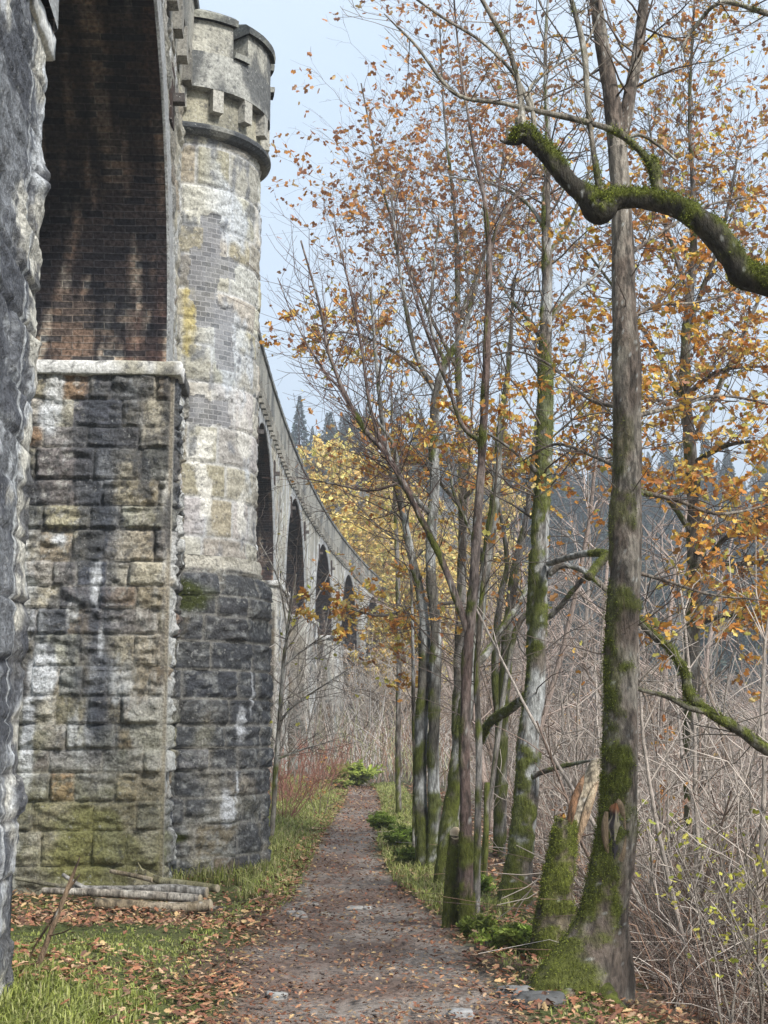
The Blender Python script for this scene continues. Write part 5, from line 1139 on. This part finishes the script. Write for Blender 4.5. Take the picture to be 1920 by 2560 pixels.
# ---------------------------------------------------------------- shrubs and the thicket
def copies(proto, spots, group, labels=None):
    kids = [c for c in proto.children]
    for i, (x, y, s, rz) in enumerate(spots):
        if i == 0: e = proto
        else:
            e = proto.copy(); COL.objects.link(e)
            for c in kids:
                k = c.copy(); k.parent = e; k.matrix_parent_inverse = c.matrix_parent_inverse.copy(); COL.objects.link(k)
        e.location = (x, y, float(gz(x, y)) - 0.05); e.scale = (s, s, s * (0.9 + 0.25 * ((i * 37) % 10) / 10)); e.rotation_euler = (0, 0, rz); e['group'] = group
        if labels: e['label'] = labels[i % len(labels)] if isinstance(labels, list) else labels

def bare_proto(name, label, cat, seed, h, r, stems, opts, leaves=None, nt=26, spread=0.25, f0=0.25, sproutlen=0.35, tw='twigs'):
    rng = random.Random(seed); e = empty(name, (0, 0, 0), label=label, category=cat); T0 = Tubes(6); T = Tubes(3); Lf = Leaves() if leaves else None
    o = dict(TW, **opts)
    if leaves: o.update(leaves)
    for s_ in range(stems):
        a = rng.uniform(0, 2 * pi); p = (0.0 + 0.1 * cos(a), 0.1 * sin(a), -0.1); d = norm((spread * cos(a), spread * sin(a), 1)); hh = h * rng.uniform(0.7, 1.0); n = 9; pts = [p]; rad = [r]
        for i in range(1, n):
            d = norm((d[0] + rng.gauss(0, 0.09), d[1] + rng.gauss(0, 0.09), d[2] + 0.05)); q = pts[-1]; pts.append(tuple(q[k] + d[k] * hh / (n - 1) for k in range(3))); rad.append(r * (1 - 0.85 * i / (n - 1)) + 0.004)
        c = o['col']; T0.add(pts, rad, c); P_ = np.array(pts)
        for k in range(nt // stems + 1):
            f = rng.uniform(f0, 1); q, dd, rr = along(P_, rad, f); b = rng.uniform(0, 2 * pi)
            grow(T, Lf, rng, tuple(q), (cos(b) * 0.9, sin(b) * 0.9, 0.35 + 0.5 * f), h * sproutlen * rng.uniform(0.6, 1.1) * (1.15 - 0.7 * f), max(0.25 * r, 0.006), 0, o)
    T0.build('trunk', M_BARK, e); T.build(tw, M_TWIG, e)
    if Lf: Lf.build('foliage', M_LEAF, e, seed=seed)
    return e

def scatter(n, xr, yr, seed, keep=None, srange=(0.7, 1.3), pw=1.0):
    r = np.random.RandomState(seed); out_ = []
    t = 0
    while len(out_) < n and t < 20000:
        t += 1; y = yr[0] + (yr[1] - yr[0]) * r.rand() ** pw; x = r.uniform(*xr) * (y / 40.0 if xr[0] > -900 else 1)
        if keep and not keep(x, y): continue
        out_.append((x, y, r.uniform(*srange), r.rand() * 6.28))
    return out_
def clear(x, y):
    v = float(VX(min(y, 85)))
    return x > v + 1.2 and not (abs(x + 0.45) < 1.0 and y < 46)
GR = dict(col=(0.31, 0.265, 0.23), maxlvl=2, dens=2.4, wander=0.14, seg=0.4, rmin=0.006)
b1_ = bare_proto('bare_tree', 'x', 'tree', 1, 7.5, 0.075, 1, GR, nt=30)
b2_ = bare_proto('bare_tree', 'x', 'tree', 2, 8.5, 0.06, 2, dict(GR, col=(0.36, 0.285, 0.245)), nt=34)
b3_ = bare_proto('bare_tree', 'x', 'tree', 3, 6.5, 0.06, 3, dict(GR, col=(0.24, 0.185, 0.145)), nt=36)
right = lambda x, y: clear(x, y) and x > 1.5 + 0.02 * y
copies(b1_, scatter(46, (1.0, 15), (26, 95), 61, right, (0.7, 1.4)), 'bare grey trees in the valley', 'bare grey single-stemmed tree among the thicket in the valley')
copies(b2_, scatter(46, (0.6, 15), (24, 95), 62, right, (0.7, 1.4)), 'bare pinkish-grey trees in the valley', 'bare pinkish-grey twin-stemmed tree among the thicket in the valley')
copies(b3_, scatter(50, (0.3, 15), (22, 85), 63, lambda x, y: clear(x, y) and x > 1.2, (0.6, 1.3)), 'bare brown trees in the valley', 'bare brown many-stemmed tree among the thicket in the valley')
SH = dict(col=(0.29, 0.215, 0.175), maxlvl=1, dens=5, wander=0.34, seg=0.16, rmin=0.0032)
s1_ = bare_proto('bare_shrub', 'x', 'shrub', 4, 2.4, 0.014, 7, SH, nt=90, spread=0.55, f0=0.1)
s2_ = bare_proto('bare_shrub', 'x', 'shrub', 5, 3.2, 0.016, 6, dict(SH, col=(0.48, 0.42, 0.37)), nt=90, spread=0.45, f0=0.1)
s3_ = bare_proto('bare_shrub', 'x', 'shrub', 6, 1.8, 0.010, 9, dict(SH, col=(0.32, 0.16, 0.12)), nt=90, spread=0.7, f0=0.05)
copies(s1_, scatter(70, (0.9, 12), (10.5, 45), 64, lambda x, y: x > 1.9 + 0.03 * y and x < 0.5 * y, (0.7, 1.3), 1.2), 'brown shrubs below the path', 'brown twiggy leafless shrub in the thicket right of the path')
copies(s2_, scatter(60, (0.9, 12), (11, 45), 65, lambda x, y: x > 2.0 + 0.02 * y and x < 0.5 * y, (0.7, 1.3), 1.2), 'grey shrubs below the path', 'pale grey twiggy leafless shrub in the thicket right of the path')
copies(s3_, [(-1.75, 24, .8, 0), (-1.95, 27, 0.9, 1), (-1.7, 29.5, 0.9, 2), (-1.9, 32, 1.0, 3), (-1.6, 35, 1.0, 4), (-1.7, 38, 1.0, 5)], 'russet shrubs along the foot of the far piers', 'russet-brown low shrub at the foot of the far piers left of the path')
# bare twigs in front of the far arches
s4_ = bare_proto('bare_shrub', 'x', 'shrub', 8, 4.2, 0.022, 4, dict(SH, col=(0.34, 0.31, 0.28), maxlvl=2, dens=2.2), nt=60, spread=0.35, f0=0.25)
copies(s4_, [(-2.3, 25, 1.0, 0), (-2.2, 30, 1.1, 2), (-2.1, 36, 1.2, 4), (-1.9, 43, 1.2, 1), (-3.9, 32, 1.4, 3), (-4.4, 40, 1.6, 5), (-4.2, 28, 1.2, 2.2), (-1.4, 49, 1.3, 3), (-0.9, 54, 1.3, 0.5), (-.4, 60, 1.5, 1.5), (0.3, 66, 1.7, 2.5), (1.2, 70, 1.8, 0.3), (2.2, 74, 1.9, 1.3), (1.6, 62, 1.5, 4)], 'pale bare saplings by the far arches', 'pale leafless sapling growing against the far arches')
# leafy ones
lg = dict(leaf=0.9, leafsize=0.085, pal=LIME, leaflvl=0)
h1_ = bare_proto('hazel_shrub', 'x', 'shrub', 9, 2.6, 0.014, 6, dict(SH, col=(0.32, 0.28, 0.24), dens=3), dict(leaf=0.65, leafsize=0.07, pal=LIME, leaflvl=0), nt=34, spread=0.4)
hs = [(P(1520, 1, 9.5)[0], 9.5, 0.62, 0, ), (P(1620, 1, 10.5)[0], 10.5, 0.8, 2), (P(1440, 1, 11.5)[0], 11.5, 0.85, 4), (P(1580, 1, 12.2)[0], 12.2, 1.0, 1), (P(1680, 1, 9.0)[0], 9.0, 0.75, 5)]
copies(h1_, hs, None)
for o, lb in zip([o for o in bpy.data.objects if o.name.startswith('hazel_shrub')], ['small hazel shrub with yellow leaves, nearest the thick mossy trunk on its right', 'hazel shrub with yellow leaves cut by the right edge of the photo, second nearest', 'yellow-leaved hazel shrub just right of the thick trunk and furthest left of them', 'largest yellow-leaved hazel shrub, behind the others near the right edge', 'hazel shrub at the lower right corner of the photo']):
    o['label'] = lb; o['group'] = 'yellow-leaved hazel shrubs at lower right'
# leafless wood on the hillside beyond the valley
def hillwood():
    rng = random.Random(401); T = Tubes(3); r = np.random.RandomState(402)
    for i in range(1900):
        y = 62 + 55 * r.rand(); x = r.uniform(-0.12, 0.36) * y
        if x < float(VX(min(y, 84))) + 1: continue
        z = float(gz(x, y)); h = rng.uniform(2.5, 5.5); n = 5; lx, ly = rng.gauss(0, .12), rng.gauss(0, .12)
        g = rng.uniform(0.7, 1.25); c = rng.choice([(0.38, 0.31, 0.25), (0.44, 0.36, 0.29), (0.32, 0.25, 0.18), (0.42, 0.29, 0.18), (0.50, 0.45, 0.38)]); c = tuple(q * g for q in c)
        T.add([(x + lx * h * k / 4, y + ly * h * k / 4, z + h * k / 4 - 0.3) for k in range(n)], [0.05 * (1 - 0.2 * k) for k in range(n)], c)
        for b in range(16):
            f = rng.uniform(0.2, 1); a = rng.uniform(0, 6.28); L = h * 0.34 * (1.2 - 0.7 * f); p = np.array((x + lx * h * f, y + ly * h * f, z + h * f - 0.3)); u = rng.uniform(0.3, 1.2)
            q1 = p + L * 0.5 * np.array((cos(a), sin(a), u * 0.8)); q2 = q1 + L * 0.5 * np.array((cos(a + .4), sin(a + .4), u + 0.3))
            T.add([p, q1, q2], [0.022, 0.016, 0.010], c)
            for m_ in range(3):
                a2 = a + rng.uniform(-1.3, 1.3); s_ = p + (q1 - p) * rng.uniform(0.3, 1); T.add([s_, s_ + L * 0.45 * np.array((cos(a2), sin(a2), rng.uniform(0.2, 1.3)))], [0.012, 0.008], c)
    T.build('woodland', M_TWIG, None, kind='stuff')
hillwood()
rb_ = bare_proto('beech_sapling', 'x', 'sapling', 31, 2.0, 0.012, 3, dict(SH, col=(0.2, 0.15, 0.12), dens=3), dict(leaf=1.3, leafsize=0.06, pal=OAK[:5] + RUST, leaflvl=0, vert=0.3), nt=26, spread=0.35, f0=0.3)
copies(rb_, [(P(xd, 1, Y)[0], Y, s_, r_) for (xd, Y, s_, r_) in [(1450, 14.0, 1.15, 0), (1560, 15.5, 1.2, 2), (1225, 16.5, 1.0, 3), (1640, 13.5, 1.0, 4), (1400, 19, 1.4, 1), (700, 26, 0.6, 2)]], 'rust-leaved saplings in the thicket')
for o, lb in zip([o for o in bpy.data.objects if o.name.startswith('beech_sapling')], ['rust-leaved sapling just right of the thickest mossy trunk', 'rust-leaved sapling in the thicket between the nearest trunk and the right edge', 'orange-leaved sapling seen between the grey lichen tree and the snapped trunk', 'rust-leaved sapling cut by the right edge of the photo', 'tallest rust-leaved sapling, deeper in the thicket behind the thickest trunk', 'small rust-leaved sapling left of the path by the far piers']): o['label'] = lb
# golden and orange trees
def gold(name, label, seed, pal, h, nt=60, lf=1.6, size=0.22, col=(0.2, 0.17, 0.14)):
    return bare_proto(name, label, 'tree', seed, h, 0.10, 1, dict(GR, col=col, dens=2.2, seg=0.45), dict(leaf=lf, leafsize=size, pal=pal, leaflvl=0), nt=nt, sproutlen=0.32)
g1_ = gold('golden_tree', 'x', 21, GOLD, 11, 110, 3.4, 0.20)
gp = []
for (xd, Y, s) in [(700, 88, 1.75), (765, 84, 1.55), (820, 95, 1.5), (905, 92, 1.5), (985, 98, 1.5), (640, 100, 1.5), (850, 70, 1.0), (940, 84, 1.2)]:
    gp.append((P(xd, 1, Y)[0], Y, s, xd * 1.3))
copies(g1_, gp, 'golden trees beyond the viaduct'); gl = ['tallest golden-leaved tree, just right of the viaduct parapet', 'golden-leaved tree right of the tallest one', 'golden tree with a broad crown behind the long bare side branch', 'yellow tree behind the twin grey stems', 'yellow tree right of the twin grey stems', 'small golden tree peeping over the parapet', 'lower golden tree behind the long side branch', 'low yellow tree in front of the conifer slope']
for o, lb in zip([o for o in bpy.data.objects if o.name.startswith('golden_tree')], gl): o['label'] = lb
g2_ = gold('orange_tree', 'x', 23, OAK + RUST, 8, 70, 1.2, 0.16)
op = [(P(xd, 1, Y)[0], Y, s, xd * 1.1) for (xd, Y, s) in [(1420, 60, .8), (1230, 50, .7), (1560, 70, .9), (1100, 75, 1.0), (1640, 45, .8), (1320, 85, 1.0), (760, 70, 0.8)]]
copies(g2_, op, 'orange-leaved trees in the valley', 'orange-leaved tree in the valley behind the bare thicket')

# undergrowth: a mass of arching stems nobody could count
def undergrowth():
    rng = random.Random(77); T = Tubes(3); r = np.random.RandomState(78)
    for i in range(9500):
        y = 10.0 + 60 * r.rand() ** 1.6; x = r.uniform(0.06, 0.36) * y + 0.6
        if x < 1.7 + 0.02 * y: continue
        z = float(-1.6 - min(0.42 * (x - 1.25) + 0.012 * (x - 1.25) ** 2, 7)) - 0.1
        L = rng.uniform(0.4, 1.6) * (0.8 + y / 50); a = rng.uniform(0, 6.28); n = 7; b = rng.uniform(0.3, 1.6); pts = []
        for k in range(n):
            t = k / (n - 1); pts.append((x + cos(a) * L * b * t * t + 0.03 * rng.gauss(0, 1), y + sin(a) * L * b * t * t, z + L * (t - 0.42 * b * t * t) + 0.035 * rng.gauss(0, 1)))
        g = rng.uniform(0.6, 1.35); c = rng.choice([(0.25, 0.18, 0.15), (0.54, 0.48, 0.43), (0.13, 0.095, 0.08), (0.33, 0.21, 0.15), (0.20, 0.16, 0.13)])
        w_ = 0.0028 * (1 + y / 16); T.add(pts, [w_ * (1 - 0.6 * k / (n - 1)) for k in range(n)], tuple(q * g for q in c))
    for i in range(2600):
        y = 42 + 45 * r.rand(); x = r.uniform(-0.09, 0.10) * y
        if x < float(VX(min(y, 84))) + 0.3: continue
        z = float(gz(x, y)) - 0.1; L = rng.uniform(0.8, 2.6) * (1 + (y - 42) / 60); a = rng.uniform(0, 6.28); b = rng.uniform(0.1, 0.8)
        pts = [(x + cos(a) * L * b * t * t + 0.06 * rng.gauss(0, 1), y + sin(a) * L * b * t * t, z + L * (t - 0.3 * b * t * t)) for t in (0, .25, .5, .75, 1)]
        g = rng.uniform(0.6, 1.35); c = rng.choice([(0.33, 0.25, 0.20), (0.44, 0.39, 0.34), (0.30, 0.18, 0.12), (0.30, 0.30, 0.16), (0.52, 0.48, 0.45)])
        T.add(pts, [0.016, 0.014, 0.012, 0.009, 0.006], tuple(q * g for q in c))
    T.build('undergrowth', M_TWIG, None, kind='stuff')
    L = Leaves(); n = 16000; y = 10.5 + 45 * r.rand(n) ** 1.5; x = r.uniform(0.09, 0.36, n) * y + 0.6; k = fbm(x * 0.5, y * 0.35, 0, 444, 3) > 0.5; x, y = x[k], y[k]; n = len(x)
    z = -1.6 - np.minimum(0.42 * np.maximum(x - 1.25, 0) + 0.012 * (x - 1.25) ** 2, 7) + r.uniform(-0.05, 1.2, n) * (0.5 + y / 30) * r.rand(n)
    pal = np.array([(0.42, 0.20, 0.10), (0.34, 0.17, 0.10), (0.50, 0.28, 0.12), (0.30, 0.30, 0.10), (0.45, 0.34, 0.22), (0.60, 0.30, 0.08)])
    L.p, L.d, L.s, L.c = list(np.stack([x, y, z], 1)), list(r.normal(size=(n, 3))), list(r.uniform(0.03, 0.07, n) * (0.7 + y / 30)), list(pal[r.randint(0, 6, n)] * r.uniform(0.6, 1.2, (n, 1)))
    L.build('withered_leaves', M_LITTER, None, seed=9, kind='stuff')
undergrowth()

# conifers on the ridge and grey wooded hillside
def conifer_proto(name, seed, h):
    r = np.random.RandomState(seed); e = empty(name, (0, 0, 0), label='x', category='conifer'); t = Tubes(6); t.add([(0, 0, 0), (0, 0, h * .5), (0, 0, h)], [0.22, 0.12, 0.02], (0.09, 0.07, 0.06)); t.build('trunk', M_BARK, e)
    L = Leaves()
    for i in range(1500):
        f = r.rand() ** 0.8; z = h * (0.08 + 0.92 * f); rad = (1 - f) * h * 0.19 + 0.03; a = r.rand() * 6.28; q = rad * r.uniform(0.2, 1)
        L.add((q * cos(a), q * sin(a), z - 0.25 * q), (cos(a), sin(a), -0.25 + 0.3 * r.normal()), r.uniform(0.5, 1.0) * (1.1 - 0.8 * f), tuple(np.array((0.035, 0.055, 0.045)) * r.uniform(0.5, 1.7)))
    L.build('crown', M_NEEDLE, e, seed=seed); return e
c1_ = conifer_proto('conifer', 1, 13); c2_ = conifer_proto('conifer', 2, 16)
def ridge(x, y): rr = math.hypot(x, y); return (98 if x > 0.08 * y else 170) < rr < (245 if x > 0.02 * y else 215)
copies(c1_, scatter(140, (-9, 16.5), (96, 245), 91, ridge, (0.5, 0.85)), 'conifers on the far ridge', 'dark blue-green conifer in the plantation on the far ridge')
copies(c2_, scatter(140, (-9, 16.5), (105, 245), 92, ridge, (0.45, 0.8)), 'tall conifers on the far ridge', 'tall dark spired conifer in the plantation on the far ridge')

# ---------------------------------------------------------------- haze in the valley air
def haze():
    m = bpy.data.materials.new('haze_air'); m.use_nodes = True; n = m.node_tree; n.nodes.clear()
    o = n.nodes.new('ShaderNodeOutputMaterial'); v = n.nodes.new('ShaderNodeVolumePrincipled')
    v.inputs['Color'].default_value = (0.88, 0.93, 1.0, 1); v.inputs['Density'].default_value = 0.0019; v.inputs['Anisotropy'].default_value = 0.2
    n.links.new(v.outputs[0], o.inputs['Volume'])
    V, Fc = framebox((0, 0, 0), (1, 0, 0), (0, 1, 0), (0, 0, 1), (-950, -950, -20), (950, 950, 110))
    _mesh('haze', V, Fc, m, None, smoothf=False, kind='stuff')
haze()
